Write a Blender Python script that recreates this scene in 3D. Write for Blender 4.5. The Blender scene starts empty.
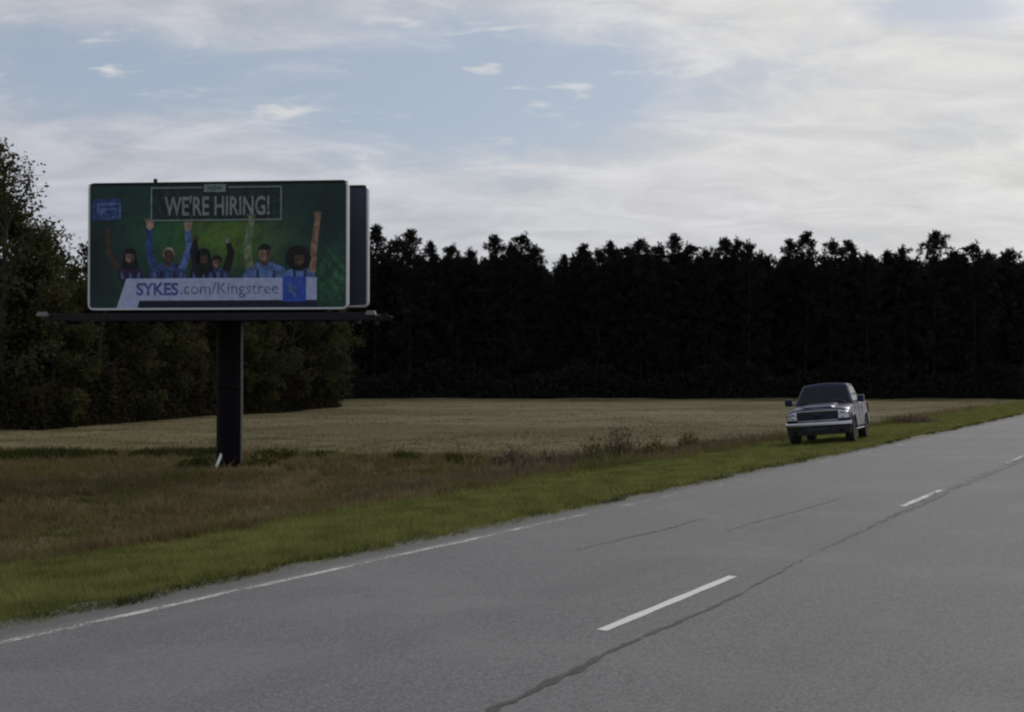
import bpy, bmesh, math, random
import numpy as np
from mathutils import Vector, Matrix

random.seed(7)
rng = np.random.default_rng(11)
scene = bpy.context.scene
COL = scene.collection
R = math.radians

# ------------------------------------------------------------------ camera
H_CAM, F_PX, HORIZON, VP_X = 1.95, 1300.0, 374.0, 1222.0
PITCH = math.atan((HORIZON - 356) / F_PX)
TH = math.atan((VP_X - 512) / F_PX)          # road bearing, clockwise from +Y
ST, CT = math.sin(TH), math.cos(TH)
cam = bpy.data.cameras.new("camera")
cam.sensor_width = 36.0
cam.lens = F_PX / 1024 * 36.0
cam.clip_start, cam.clip_end = 0.1, 6000
cam_o = bpy.data.objects.new("camera", cam)
cam_o.location = (0, 0, H_CAM)
cam_o.rotation_euler = (R(90) + PITCH, 0, 0)
COL.objects.link(cam_o)
scene.camera = cam_o

# ------------------------------------------------------------------ light
SUN_AZ, SUN_EL = R(34), R(36)
SUN_DIR = Vector((math.sin(SUN_AZ) * math.cos(SUN_EL), math.cos(SUN_AZ) * math.cos(SUN_EL), math.sin(SUN_EL)))
sun = bpy.data.lights.new("sun", 'SUN')
sun.energy, sun.angle, sun.color = 1.3, R(14), (1.0, 0.95, 0.87)
sun_o = bpy.data.objects.new("sun", sun)
sun_o.rotation_euler = SUN_DIR.to_track_quat('Z', 'Y').to_euler()
sun_o.location = (0, 0, 60)
COL.objects.link(sun_o)

world = bpy.data.worlds.new("World")
scene.world = world
world.use_nodes = True


class NT:
    """tiny helper to write node trees"""
    def __init__(self, tree):
        self.t = tree
        tree.nodes.clear()

    def n(self, typ, ins=None, **kw):
        nd = self.t.nodes.new(typ)
        for k, v in kw.items():
            setattr(nd, k, v)
        for k, v in (ins or {}).items():
            s = nd.inputs[k]
            if hasattr(v, 'is_linked') or isinstance(v, bpy.types.NodeSocket):
                self.t.links.new(v, s)
            else:
                s.default_value = v
        return nd

    def m(self, op, a, b=0.0, c=None, clamp=False):
        ins = {0: a, 1: b}
        if c is not None:
            ins[2] = c
        return self.n('ShaderNodeMath', ins, operation=op, use_clamp=clamp).outputs[0]

    def mix(self, f, a, b):
        nd = self.n('ShaderNodeMix', data_type='RGBA')
        for s, v in ((nd.inputs['Factor'], f), (nd.inputs[6], a), (nd.inputs[7], b)):
            if isinstance(v, bpy.types.NodeSocket):
                self.t.links.new(v, s)
            else:
                s.default_value = v if not isinstance(v, tuple) or len(v) == 4 else (*v, 1)
        return nd.outputs[2]

    def ramp(self, f, stops):
        nd = self.n('ShaderNodeValToRGB', {0: f})
        el = nd.color_ramp.elements
        while len(el) < len(stops):
            el.new(0.5)
        for e, (p, c) in zip(el, stops):
            e.position = p
            e.color = (c, c, c, 1) if not isinstance(c, tuple) else (*c, 1)
        return nd.outputs[0]

    def sm(self, f, a, b):
        return self.n('ShaderNodeMapRange', {0: f, 1: a, 2: b, 3: 0.0, 4: 1.0}, interpolation_type='SMOOTHSTEP').outputs[0]

    def noise(self, vec, scale, detail=5, rough=0.55, dist=0.0):
        ins = {'Scale': scale, 'Detail': detail, 'Roughness': rough, 'Distortion': dist}
        if vec is not None:
            ins['Vector'] = vec
        return self.n('ShaderNodeTexNoise', ins).outputs[0]


def build_world():
    w = NT(world.node_tree)
    sky = w.n('ShaderNodeTexSky', sky_type='NISHITA', sun_disc=False)
    sky.sun_elevation, sky.sun_rotation = SUN_EL, SUN_AZ
    sky.air_density, sky.dust_density, sky.ozone_density = 1.0, 1.5, 1.0
    d = w.n('ShaderNodeTexCoord').outputs['Generated']
    s = w.n('ShaderNodeSeparateXYZ', {0: d})
    x, y, z = s.outputs
    zz = w.m('ADD', w.m('MAXIMUM', z, 0.0), 0.20)
    p = w.n('ShaderNodeCombineXYZ', {0: w.m('DIVIDE', x, zz), 1: w.m('DIVIDE', y, zz), 2: 0.0}).outputs[0]
    # cloud deck seen in perspective: broad veil, streaks, small puffs
    pa = w.n('ShaderNodeMapping', {0: p, 1: (3.1, 1.7, 0.4), 2: (0, 0, R(18)), 3: (0.9, 1.1, 1.0)}).outputs[0]
    n1 = w.noise(pa, 1.5, 10, 0.62, 0.5)
    pb = w.n('ShaderNodeMapping', {0: p, 1: (8.3, 2.2, 1.0), 2: (0, 0, R(-9)), 3: (1.4, 2.2, 1.0)}).outputs[0]
    n2 = w.noise(pb, 3.0, 9, 0.62, 0.6)
    pc = w.n('ShaderNodeMapping', {0: p, 1: (1.3, 5.2, 2.0), 3: (1.8, 3.2, 1.0)}).outputs[0]
    n3 = w.noise(pc, 4.2, 6, 0.55, 0.3)
    # clearer air: openings in the deck (directions given as x/y and z/y of the view)
    ax = w.m('DIVIDE', x, w.m('MAXIMUM', y, 0.05))
    az = w.m('DIVIDE', z, w.m('MAXIMUM', y, 0.05))

    def hole(cx, cz, sx, sz):
        a = w.m('DIVIDE', w.m('SUBTRACT', ax, cx), sx)
        b = w.m('DIVIDE', w.m('SUBTRACT', az, cz), sz)
        r2 = w.m('ADD', w.m('MULTIPLY', a, a), w.m('MULTIPLY', b, b))
        return w.m('EXPONENT', w.m('MULTIPLY', r2, -1.0))
    h = w.m('ADD', hole(-0.01, 0.225, 0.17, 0.055), w.m('MULTIPLY', hole(-0.34, 0.235, 0.15, 0.045), 0.78))
    h = w.m('ADD', h, w.m('MULTIPLY', hole(0.34, 0.283, 0.06, 0.014), 0.9))
    h = w.m('ADD', h, w.m('MULTIPLY', hole(-0.12, 0.17, 0.16, 0.03), 0.35))
    cover = w.m('ADD', w.m('MULTIPLY', n1, 1.15), w.m('MULTIPLY', n2, 0.62))
    cover = w.m('SUBTRACT', cover, w.m('MULTIPLY', h, 0.70))
    cover = w.sm(cover, 0.34, 0.86)
    low = w.m('SUBTRACT', 1.0, w.sm(z, 0.07, 0.20))          # the deck closes up towards the horizon
    cover = w.m('MAXIMUM', cover, w.m('MULTIPLY', low, 0.94))
    cover = w.m('MULTIPLY', cover, 0.97)
    # brightness of the cloud: forward scatter round the sun, streaky thickness
    dot = w.n('ShaderNodeVectorMath', {0: d, 1: tuple(SUN_DIR)}, operation='DOT_PRODUCT').outputs['Value']
    dot = w.m('MAXIMUM', dot, 0.0)
    glow = w.m('POWER', dot, 4.0)
    thick = w.m('ADD', w.m('MULTIPLY', w.m('SUBTRACT', n2, 0.5), 0.55), w.m('MULTIPLY', w.m('SUBTRACT', n1, 0.5), 0.30))
    br = w.m('ADD', w.m('ADD', 5.05, w.m('MULTIPLY', glow, 3.5)), w.m('MULTIPLY', thick, 7.5))
    tint = w.mix(w.m('MULTIPLY', glow, 1.8, clamp=True), (0.91, 0.945, 1.065), (1.012, 1.0, 0.988))
    cl = w.n('ShaderNodeVectorMath', {0: tint, 3: br}, operation='SCALE').outputs[0]
    veil = w.n('ShaderNodeVectorMath', {0: sky.outputs[0], 3: 0.30}, operation='SCALE').outputs[0]
    blue = w.n('ShaderNodeVectorMath', {0: veil, 1: (2.45, 2.85, 3.50)}, operation='ADD').outputs[0]
    c = w.mix(cover, blue, cl)
    puff = w.m('MULTIPLY', w.m('MULTIPLY', w.sm(n3, 0.56, 0.72), w.sm(n2, 0.42, 0.60)), w.m('MULTIPLY', w.m('SUBTRACT', 1.0, cover), w.sm(z, 0.10, 0.16)))
    c = w.mix(w.m('MULTIPLY', puff, 0.9), c, (7.2, 7.2, 7.1, 1))
    bg = w.n('ShaderNodeBackground', {0: c, 1: 0.1})
    out = w.n('ShaderNodeOutputWorld', {0: bg.outputs[0]})


build_world()
vs = scene.view_settings
scene.display_settings.display_device = 'sRGB'
vs.view_transform, vs.look, vs.exposure, vs.gamma = 'Standard', 'None', 0.0, 1.0
vs.use_curve_mapping = False
scene.render.engine = 'CYCLES'
scene.cycles.filter_width = 2.3          # soft phone picture
scene.cycles.use_denoising = True
scene.cycles.max_bounces = 6
scene.cycles.diffuse_bounces = 3
scene.cycles.transparent_max_bounces = 8


# ------------------------------------------------------------------ helpers
def uv2w(u, v, z=0.0):
    return Vector((u * ST - v * CT, u * CT + v * ST, z))


def w2uv(x, y):
    return x * ST + y * CT, -x * CT + y * ST


def px_at(px, Y):
    return (px - 512) / F_PX * Y


def z_at(py, Y):
    return H_CAM + (HORIZON - py) / F_PX * Y


def wob(x, y, k=0):
    return (np.sin(x * .31 + 1.3 + k) * np.cos(y * .23 - .7 + 2 * k) + .6 * np.sin(x * .77 - y * .53 + 2.1 + k)
            + .4 * np.sin(x * 1.9 + y * 1.3 + k) * np.cos(y * 2.3 - x * .4))


def curve_v(u):
    """the road bends very slightly left far ahead"""
    u = np.asarray(u, float)
    return 0.0004 * (np.clip(u, 40, 85) - 40) ** 2 + .036 * np.clip(u - 85, 0, 600)


PROF_V = np.array([-3000, -60, -12, -6, -1.2, -0.4, 8.05, 8.45, 13.2, 15.2, 17.5, 21, 40, 4000.])
PROF_Z = np.array([-1.0, -1.0, -0.9, -0.6, -0.06, -0.03, -0.03, -0.045, -0.42, -1.08, -1.00, -1.00, -0.95, -0.92])


def gz(x, y):
    x, y = np.asarray(x, float), np.asarray(y, float)
    u, v = w2uv(x, y)
    v = v - curve_v(u)
    z = np.interp(v, PROF_V, PROF_Z)
    amp = np.clip((v - 9) / 8, 0, 1) * .055 + np.clip((-1.5 - v) / 6, 0, 1) * .05
    return z + amp * wob(x, y)


def np_mesh(name, V, F, mats=(), attrs=None, smooth=False, midx=None):
    V = np.asarray(V, np.float32)
    F = np.asarray(F, np.int32)
    me = bpy.data.meshes.new(name)
    n, k = F.shape
    me.vertices.add(len(V))
    me.vertices.foreach_set('co', V.ravel())
    me.loops.add(n * k)
    me.loops.foreach_set('vertex_index', F.ravel())
    me.polygons.add(n)
    me.polygons.foreach_set('loop_start', np.arange(0, n * k, k, dtype=np.int32))
    me.polygons.foreach_set('loop_total', np.full(n, k, np.int32))
    me.polygons.foreach_set('use_smooth', np.full(n, bool(smooth)))
    if midx is not None:
        me.polygons.foreach_set('material_index', np.asarray(midx, np.int32))
    me.update(calc_edges=True)
    for an, arr in (attrs or {}).items():
        a = me.attributes.new(an, 'FLOAT', 'POINT')
        a.data.foreach_set('value', np.asarray(arr, np.float32))
    for m in mats:
        me.materials.append(m)
    return me


def link(name, me, parent=None, label=None, cat=None, group=None, kind=None, loc=None):
    o = bpy.data.objects.new(name, me)
    COL.objects.link(o)
    if parent is not None:
        o.parent = parent
    if loc is not None:
        o.location = loc
    for k, v in (('label', label), ('category', cat), ('group', group), ('kind', kind)):
        if v:
            o[k] = v
    return o


class MB:
    """collects polygons, each with a material slot"""
    def __init__(self):
        self.v, self.f, self.m = [], [], []

    def poly(self, pts, mi=0):
        b = len(self.v)
        self.v += [tuple(p) for p in pts]
        self.f.append(list(range(b, b + len(pts))))
        self.m.append(mi)

    def grid(self, rings, mi=0, closed=True, caps=True):
        b = len(self.v)
        n = len(rings[0])
        for r_ in rings:
            self.v += [tuple(p) for p in r_]
        for i in range(len(rings) - 1):
            for j in range(n if closed else n - 1):
                k = (j + 1) % n
                self.f.append([b + i * n + j, b + i * n + k, b + (i + 1) * n + k, b + (i + 1) * n + j])
                self.m.append(mi)
        if caps:
            self.f.append([b + j for j in range(n)][::-1])
            self.f.append([b + (len(rings) - 1) * n + j for j in range(n)])
            self.m += [mi, mi]

    def box(self, lo, hi, mi=0, mat=None):
        x0, y0, z0 = lo
        x1, y1, z1 = hi
        r_ = [[(x0, y0, z), (x1, y0, z), (x1, y1, z), (x0, y1, z)] for z in (z0, z1)]
        if mat is not None:
            r_ = [[tuple(mat @ Vector(p)) for p in q] for q in r_]
        self.grid(r_, mi)

    def tube(self, pts, rad, n=8, mi=0):
        pts = [Vector(p) for p in pts]
        rads = rad if isinstance(rad, (list, tuple)) else [rad] * len(pts)
        rings = []
        for i, p in enumerate(pts):
            t = (pts[min(i + 1, len(pts) - 1)] - pts[max(i - 1, 0)]).normalized()
            a = t.cross(Vector((0, 0, 1)) if abs(t.z) < .9 else Vector((1, 0, 0))).normalized()
            b = t.cross(a)
            rings.append([p + (a * math.cos(q) + b * math.sin(q)) * rads[i] for q in [2 * math.pi * j / n for j in range(n)]])
        self.grid(rings, mi)

    def mesh(self, name, mats, bevel=0.0, segs=2, smooth=None):
        me = bpy.data.meshes.new(name)
        me.from_pydata(self.v, [], self.f)
        me.polygons.foreach_set('material_index', self.m)
        bm = bmesh.new()
        bm.from_mesh(me)
        bmesh.ops.recalc_face_normals(bm, faces=bm.faces)
        if bevel:
            ed = [e for e in bm.edges if len(e.link_faces) == 2 and e.calc_face_angle(0) > R(25)]
            bmesh.ops.bevel(bm, geom=ed, offset=bevel, segments=segs, affect='EDGES', profile=.6, clamp_overlap=True)
        bm.to_mesh(me)
        bm.free()
        if smooth:
            me.polygons.foreach_set('use_smooth', [True] * len(me.polygons))
            me.set_sharp_from_angle(angle=R(smooth))
        for m in mats:
            me.materials.append(m)
        return me


def empty(name, loc, label=None, cat=None, group=None):
    o = link(name, None, None, label, cat, group)
    o.location = loc
    o.empty_display_size = .3
    return o


# ------------------------------------------------------------------ materials
def mat_plain(name, col, rough=.6, metal=0.0, coat=0.0, spec=.5, var=.12, scale=6.0, bump=0.0):
    m = bpy.data.materials.new(name)
    m.use_nodes = True
    t = NT(m.node_tree)
    oc = t.n('ShaderNodeTexCoord').outputs['Object']
    nz = t.noise(oc, scale, 6, .6)
    c = t.mix(nz, tuple(x * (1 - var) for x in col), tuple(min(1, x * (1 + var)) for x in col))
    b = t.n('ShaderNodeBsdfPrincipled', {'Base Color': c, 'Roughness': rough, 'Metallic': metal,
                                         'Coat Weight': coat, 'Coat Roughness': .06, 'Specular IOR Level': spec})
    if bump:
        bp = t.n('ShaderNodeBump', {'Height': t.noise(oc, scale * 6, 4), 'Strength': bump, 'Distance': .01})
        t.t.links.new(bp.outputs[0], b.inputs['Normal'])
    t.n('ShaderNodeOutputMaterial', {0: b.outputs[0]})
    return m


def mat_leaf(name, cols, trans=.3, scale=.35, patch=.5):
    """foliage: colour by a random value per leaf and slow patches through the stand"""
    m = bpy.data.materials.new(name)
    m.use_nodes = True
    t = NT(m.node_tree)
    at = t.n('ShaderNodeAttribute', attribute_name='tint').outputs['Fac']
    ge = t.n('ShaderNodeNewGeometry').outputs['Position']
    nz = t.sm(t.noise(ge, scale, 4, .6), .3, .7)
    f = t.m('ADD', t.m('MULTIPLY', at, 1 - patch), t.m('MULTIPLY', nz, patch))
    st = [(i / (len(cols) - 1), c) for i, c in enumerate(cols)]
    c = t.ramp(f, st)
    d = t.n('ShaderNodeBsdfDiffuse', {0: c})
    tr = t.n('ShaderNodeBsdfTranslucent', {0: c})
    mx = t.n('ShaderNodeMixShader', {0: trans, 1: d.outputs[0], 2: tr.outputs[0]})
    t.n('ShaderNodeOutputMaterial', {0: mx.outputs[0]})
    return m


def mat_ground():
    m = bpy.data.materials.new("ground_soil_and_grass")
    m.use_nodes = True
    t = NT(m.node_tree)
    p = t.n('ShaderNodeNewGeometry').outputs['Position']
    fine = t.noise(p, 7.0, 6, .7)
    med = t.noise(p, .9, 6, .62)
    big = t.noise(p, .13, 5, .6, .6)
    st = t.n('ShaderNodeMapping', {0: p, 3: (.10, .75, 1)}).outputs[0]
    streak = t.noise(st, 1.0, 6, .62)
    ver = t.mix(fine, (.05, .060, .019), (.125, .140, .042))
    ver = t.mix(t.m('MULTIPLY', t.sm(med, .5, .75), .6), ver, (.09, .075, .038))
    rou = t.mix(fine, (.038, .033, .018), (.14, .112, .060))
    rou = t.mix(t.sm(big, .42, .62), rou, t.mix(fine, (.035, .039, .015), (.11, .11, .042)))
    fie = t.mix(t.sm(streak, .34, .66), (.080, .070, .032), (.160, .136, .070))
    fie = t.mix(t.m('MULTIPLY', t.sm(big, .42, .62), .7), fie, (.082, .084, .030))
    fie = t.mix(t.m('MULTIPLY', t.sm(t.noise(p, .35, 6, .7, .5), .5, .68), .55), fie, (.062, .052, .026))
    wide = t.noise(t.n('ShaderNodeMapping', {0: p, 3: (.5, 1.4, 1)}).outputs[0], .06, 4, .6, .8)
    fie = t.mix(t.m('MULTIPLY', t.sm(wide, .42, .62), .55), fie, (.19, .158, .092))
    fie = t.mix(t.m('MULTIPLY', t.sm(wide, .55, .35), .45), fie, (.075, .066, .032))
    fie = t.mix(t.m('MULTIPLY', fine, .35), fie, (.06, .048, .026))
    av = t.n('ShaderNodeAttribute', attribute_name='verge').outputs['Fac']
    af = t.n('ShaderNodeAttribute', attribute_name='field').outputs['Fac']
    jit = t.m('MULTIPLY', t.m('SUBTRACT', med, .5), 1.3)
    c = t.mix(t.sm(t.m('ADD', af, jit), .3, .7), rou, fie)
    c = t.mix(t.sm(t.m('ADD', av, jit), .35, .65), c, ver)
    bp = t.n('ShaderNodeBump', {'Height': t.m('ADD', fine, med), 'Strength': .7, 'Distance': .04})
    b = t.n('ShaderNodeBsdfPrincipled', {'Base Color': c, 'Roughness': .95, 'Specular IOR Level': .1, 'Normal': bp.outputs[0]})
    t.n('ShaderNodeOutputMaterial', {0: b.outputs[0]})
    return m


def mat_road():
    m = bpy.data.materials.new("worn_asphalt")
    m.use_nodes = True
    t = NT(m.node_tree)
    p = t.n('ShaderNodeTexCoord').outputs['Object']      # x along the road, y across
    s = t.n('ShaderNodeSeparateXYZ', {0: p})
    pr = t.n('ShaderNodeMapping', {0: p, 1: (3.3, 7.7, 5.1), 2: (R(37), R(23), R(51))}).outputs[0]
    agg = t.noise(pr, 42.0, 4, .8)
    agg2 = t.noise(pr, 11.0, 6, .75)
    pl = t.n('ShaderNodeMapping', {0: p, 3: (.06, 1.1, 1)}).outputs[0]
    lane = t.noise(pl, 1.0, 5, .6)
    pat = t.noise(pr, .45, 6, .6, .5)
    c = t.mix(t.sm(agg, .35, .65), (.068, .068, .072), (.182, .182, .187))
    c = t.mix(t.m('MULTIPLY', t.sm(agg2, .46, .70), .55), c, (.080, .080, .083))
    c = t.mix(t.m('MULTIPLY', t.sm(lane, .42, .7), .40), c, (.084, .084, .089))
    c = t.mix(t.m('MULTIPLY', t.sm(pat, .45, .7), .38), c, (.180, .179, .180))
    # older, dirtier strip outside the edge line
    c = t.mix(t.m('MULTIPLY', t.sm(s.outputs[1], 7.85, 8.05), .65), c, (.078, .072, .062))
    hgt = t.m('ADD', agg, t.m('MULTIPLY', agg2, .6))
    bp = t.n('ShaderNodeBump', {'Height': hgt, 'Strength': .55, 'Distance': .012})
    b = t.n('ShaderNodeBsdfPrincipled', {'Base Color': c, 'Roughness': .78, 'Specular IOR Level': .35, 'Normal': bp.outputs[0]})
    t.n('ShaderNodeOutputMaterial', {0: b.outputs[0]})
    return m


def mat_paint(name, col, wear, far=None):
    m = bpy.data.materials.new(name)
    m.use_nodes = True
    t = NT(m.node_tree)
    p = t.n('ShaderNodeTexCoord').outputs['Object']
    a = t.noise(p, 34.0, 5, .75)
    b_ = t.noise(t.n('ShaderNodeMapping', {0: p, 3: (.9, 3, 1)}).outputs[0], 1.6, 5, .7)
    q = t.m('ADD', t.m('MULTIPLY', a, .5), t.m('MULTIPLY', b_, .5))
    if far:                                   # the line is more worn further along the road
        sx_ = t.n('ShaderNodeSeparateXYZ', {0: p}).outputs[0]
        q = t.m('SUBTRACT', q, t.m('MULTIPLY', t.sm(sx_, far[0], far[1]), far[2]))
    f = t.sm(q, wear - .05, wear + .06)
    c = t.mix(a, tuple(x * .8 for x in col), col)
    b = t.n('ShaderNodeBsdfPrincipled', {'Base Color': c, 'Roughness': .7})
    tr = t.n('ShaderNodeBsdfTransparent')
    mx = t.n('ShaderNodeMixShader', {0: f, 1: tr.outputs[0], 2: b.outputs[0]})
    t.n('ShaderNodeOutputMaterial', {0: mx.outputs[0]})
    return m


M_GROUND, M_ROAD = mat_ground(), mat_road()
M_DASH = mat_paint("white_dash_paint", (.62, .62, .60), .38, (13, 26, .12))
M_EDGE = mat_paint("worn_edge_paint", (.50, .50, .48), .485, (11, 22, .075))
M_CRACK = mat_paint("crack_tar", (.032, .032, .034), .455)
M_VERGE = mat_leaf("verge_grass", [(.052, .060, .020), (.138, .152, .048), (.200, .210, .070), (.265, .240, .105)], .45, 1.5, .6)
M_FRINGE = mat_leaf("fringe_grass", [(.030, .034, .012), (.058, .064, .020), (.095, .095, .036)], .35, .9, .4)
M_ROUGH = mat_leaf("rough_dry_grass", [(.075, .084, .030), (.128, .126, .046), (.135, .104, .058), (.205, .168, .090), (.265, .222, .125)], .4, .55, .55)
M_FIELD = mat_leaf("field_straw_grass", [(.070, .072, .026), (.115, .102, .044), (.165, .140, .072), (.215, .185, .105)], .35, .22, .65)
M_WEED = mat_leaf("green_weeds", [(.022, .028, .010), (.045, .052, .016), (.065, .070, .022)], .3, .7, .3)
M_DRY = mat_leaf("dry_weed_stalks", [(.075, .058, .043), (.13, .10, .074), (.18, .145, .104)], .25, .8, .3)
M_DRYG = mat_leaf("olive_weed_stalks", [(.070, .064, .030), (.115, .103, .050), (.16, .138, .076)], .25, .8, .3)
M_PINE = mat_leaf("pine_needles", [(.015, .019, .016), (.023, .028, .022), (.032, .037, .027)], .15, .1, .3)
M_BARK = mat_plain("pine_bark", (.026, .021, .018), .95, var=.4, scale=4, bump=.6)
M_BARK2 = mat_plain("grey_bark", (.036, .033, .029), .95, var=.35, scale=4, bump=.6)
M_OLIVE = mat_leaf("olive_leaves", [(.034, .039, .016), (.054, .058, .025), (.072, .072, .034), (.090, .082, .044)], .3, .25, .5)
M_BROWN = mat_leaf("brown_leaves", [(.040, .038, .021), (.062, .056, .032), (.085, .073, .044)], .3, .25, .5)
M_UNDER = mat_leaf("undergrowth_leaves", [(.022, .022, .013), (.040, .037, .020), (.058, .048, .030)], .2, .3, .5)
M_STEEL = mat_plain("dark_brown_steel", (.008, .0055, .0075), .6, var=.25, scale=2, spec=.06)
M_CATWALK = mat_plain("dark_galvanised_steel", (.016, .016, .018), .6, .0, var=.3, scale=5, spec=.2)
M_TRIM = mat_plain("pale_grey_frame", (.62, .64, .66), .4, .1, var=.06, scale=3)
M_BACK = mat_plain("grey_blue_sheet_metal", (.045, .050, .075), .6, .2, var=.12, scale=2)
M_LAMP = mat_plain("weathered_lamp_housing", (.13, .13, .14), .4, .5)
M_COND = mat_plain('grey_conduit', (.13, .125, .12), .5, .2)
M_PIPEW = mat_plain("white_plastic", (.72, .72, .70), .5, var=.08)


# ------------------------------------------------------------------ ground
def field_w(x, y):
    u, v = w2uv(x, y)
    lim = np.interp(x, [-60, -18, -6, 0, 4, 9, 14, 40], [47, 46.5, 45, 43.5, 46, 52, 62, 110])
    f1 = np.clip((y - lim) / 7.0 + .4, 0, 1)
    return f1 * np.clip((v - 14.5) / 2.5, 0, 1)


def build_ground():
    us = np.unique(np.concatenate([np.linspace(-900, -40, 24), np.linspace(-40, 0, 30), np.linspace(0, 90, 181),
                                   np.linspace(90, 240, 120), np.linspace(240, 3500, 50)]))
    vs_ = np.unique(np.concatenate([-np.geomspace(6, 2500, 30), np.linspace(-6, 8, 22), np.linspace(8, 26, 73),
                                    np.linspace(26, 120, 120), np.geomspace(120, 3500, 40)]))
    U, V_ = np.meshgrid(us, vs_, indexing='ij')
    X, Y = U * ST - V_ * CT, U * CT + V_ * ST
    Z = gz(X, Y)
    nv = len(vs_)
    i, j = np.meshgrid(np.arange(len(us) - 1), np.arange(nv - 1), indexing='ij')
    a = (i * nv + j).ravel()
    F = np.stack([a, a + nv, a + nv + 1, a + 1], 1)
    u, v = U.ravel(), V_.ravel()
    v = v - curve_v(u)
    verge = np.clip((np.interp(u, [7, 22], [12.4, 13.5]) + .25 * np.sin(u * .8) - v) / .8 + .3, 0, 1)
    verge = np.where(v < -5, np.clip((v + 9) / 3, 0, 1), verge)
    f = field_w(X.ravel(), Y.ravel())
    me = np_mesh("ground", np.stack([X.ravel(), Y.ravel(), Z.ravel()], 1), F, [M_GROUND], {'verge': verge, 'field': f}, True)
    o = link("ground", me, kind="structure")
    if me.polygons[0].normal.z < 0:
        me.flip_normals()


build_ground()

# ------------------------------------------------------------------ road
ROAD_ROT = Matrix.Rotation(R(90) - TH, 4, 'Z')     # local x runs along the road, local y to the left of it


def strip(name, us, v0, v1, z, mat, parent=None, thick=0.0):
    us = np.asarray(us, float)
    off = curve_v(us)
    v0 = np.broadcast_to(v0, us.shape) + off
    v1 = np.broadcast_to(v1, us.shape) + off
    n = len(us)
    Vt = np.concatenate([np.stack([us, v0, np.full(n, z)], 1), np.stack([us, v1, np.full(n, z)], 1)])
    a = np.arange(n - 1)
    F = [np.stack([a, a + 1, a + n + 1, a + n], 1)]
    if thick:
        Vt = np.concatenate([Vt, Vt - np.array([0, 0, thick])])
        F += [np.stack([a + n, a + n + 1, a + 3 * n + 1, a + 3 * n], 1), np.stack([a + 1, a, a + 2 * n, a + 2 * n + 1], 1)]
    return np_mesh(name, Vt, np.concatenate(F), [mat])


def build_road():
    us = np.concatenate([np.arange(-300, 0, 10), np.arange(0, 60, .25), np.arange(60, 390, 3)])
    rag = .03 * np.sin(us * 1.7) + .05 * np.sin(us * 4.1 + 1) + .04 * np.sin(us * 9.7) + .03 * np.sin(us * .6)
    road = link("road", strip("road", us, -.35 + rag, 8.42 + rag[::-1], 0.0, M_ROAD, thick=.10), kind="structure")
    road.matrix_world = ROAD_ROT
    ue = np.arange(-150, 260, .5)
    jit = .012 * np.sin(ue * 2.3) + .01 * np.sin(ue * 5.1)
    for v in (7.78, .52):
        link("edge_line", strip("edge_line", ue, v - .046 + jit, v + .046 + jit * .5, .004, M_EDGE, road), road)
    d = None
    for k in range(-6, 20):
        u0 = 9.02 + 10.6 * k
        uu = np.linspace(u0, u0 + 3.02, 13)
        wv = .004 * np.sin(uu * 7)
        link("lane_dash", strip("lane_dash", uu, 4.15 - .047 + wv, 4.15 + .047 - wv, .004, M_DASH), road)
    # long joint crack beside the centre line and some hairline cracks
    rn = np.random.default_rng(3)

    def crack(pts, w0, w1, fade=None):
        pu = np.array([p[0] for p in pts])
        pv = np.array([p[1] for p in pts])
        uu = np.arange(pu[0], pu[-1], .07)
        vv = np.interp(uu, pu, pv)
        wl = np.cumsum(rn.normal(0, .0055, len(uu)))
        wl -= np.linspace(0, wl[-1], len(uu))
        vv = vv + wl + np.convolve(rn.normal(0, .014, len(uu) + 2), np.ones(3) / 3, 'valid')
        wd = np.interp(uu, pu, np.array([p[2] for p in pts])) * np.convolve(.05 + 1.7 * rn.random(len(uu) + 1), np.ones(2) / 2, 'valid')
        link("crack", strip("crack", uu, vv - wd / 2, vv + wd / 2, .005, M_CRACK), road)
    crack([(-6, 3.55, .03), (4, 3.66, .055), (6.5, 3.72, .065), (8.3, 3.77, .07), (9.0, 3.78, .04), (10.2, 3.80, .05), (12, 3.85, .022), (14, 3.9, .014)], 0, 0)
    crack([(14.2, 3.9, .015), (16, 3.95, .03), (18, 3.98, .09), (19, 4.0, .14), (24, 4.0, .17), (30, 4.03, .20), (40, 4.03, .16), (60, 4.02, .12)], 0, 0)
    crack([(12.8, 6.30, .012), (14.5, 6.22, .03), (16.8, 6.12, .014)], 0, 0)
    crack([(15.5, 5.4, .012), (18, 5.32, .03), (21, 5.25, .012)], 0, 0)


build_road()


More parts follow.
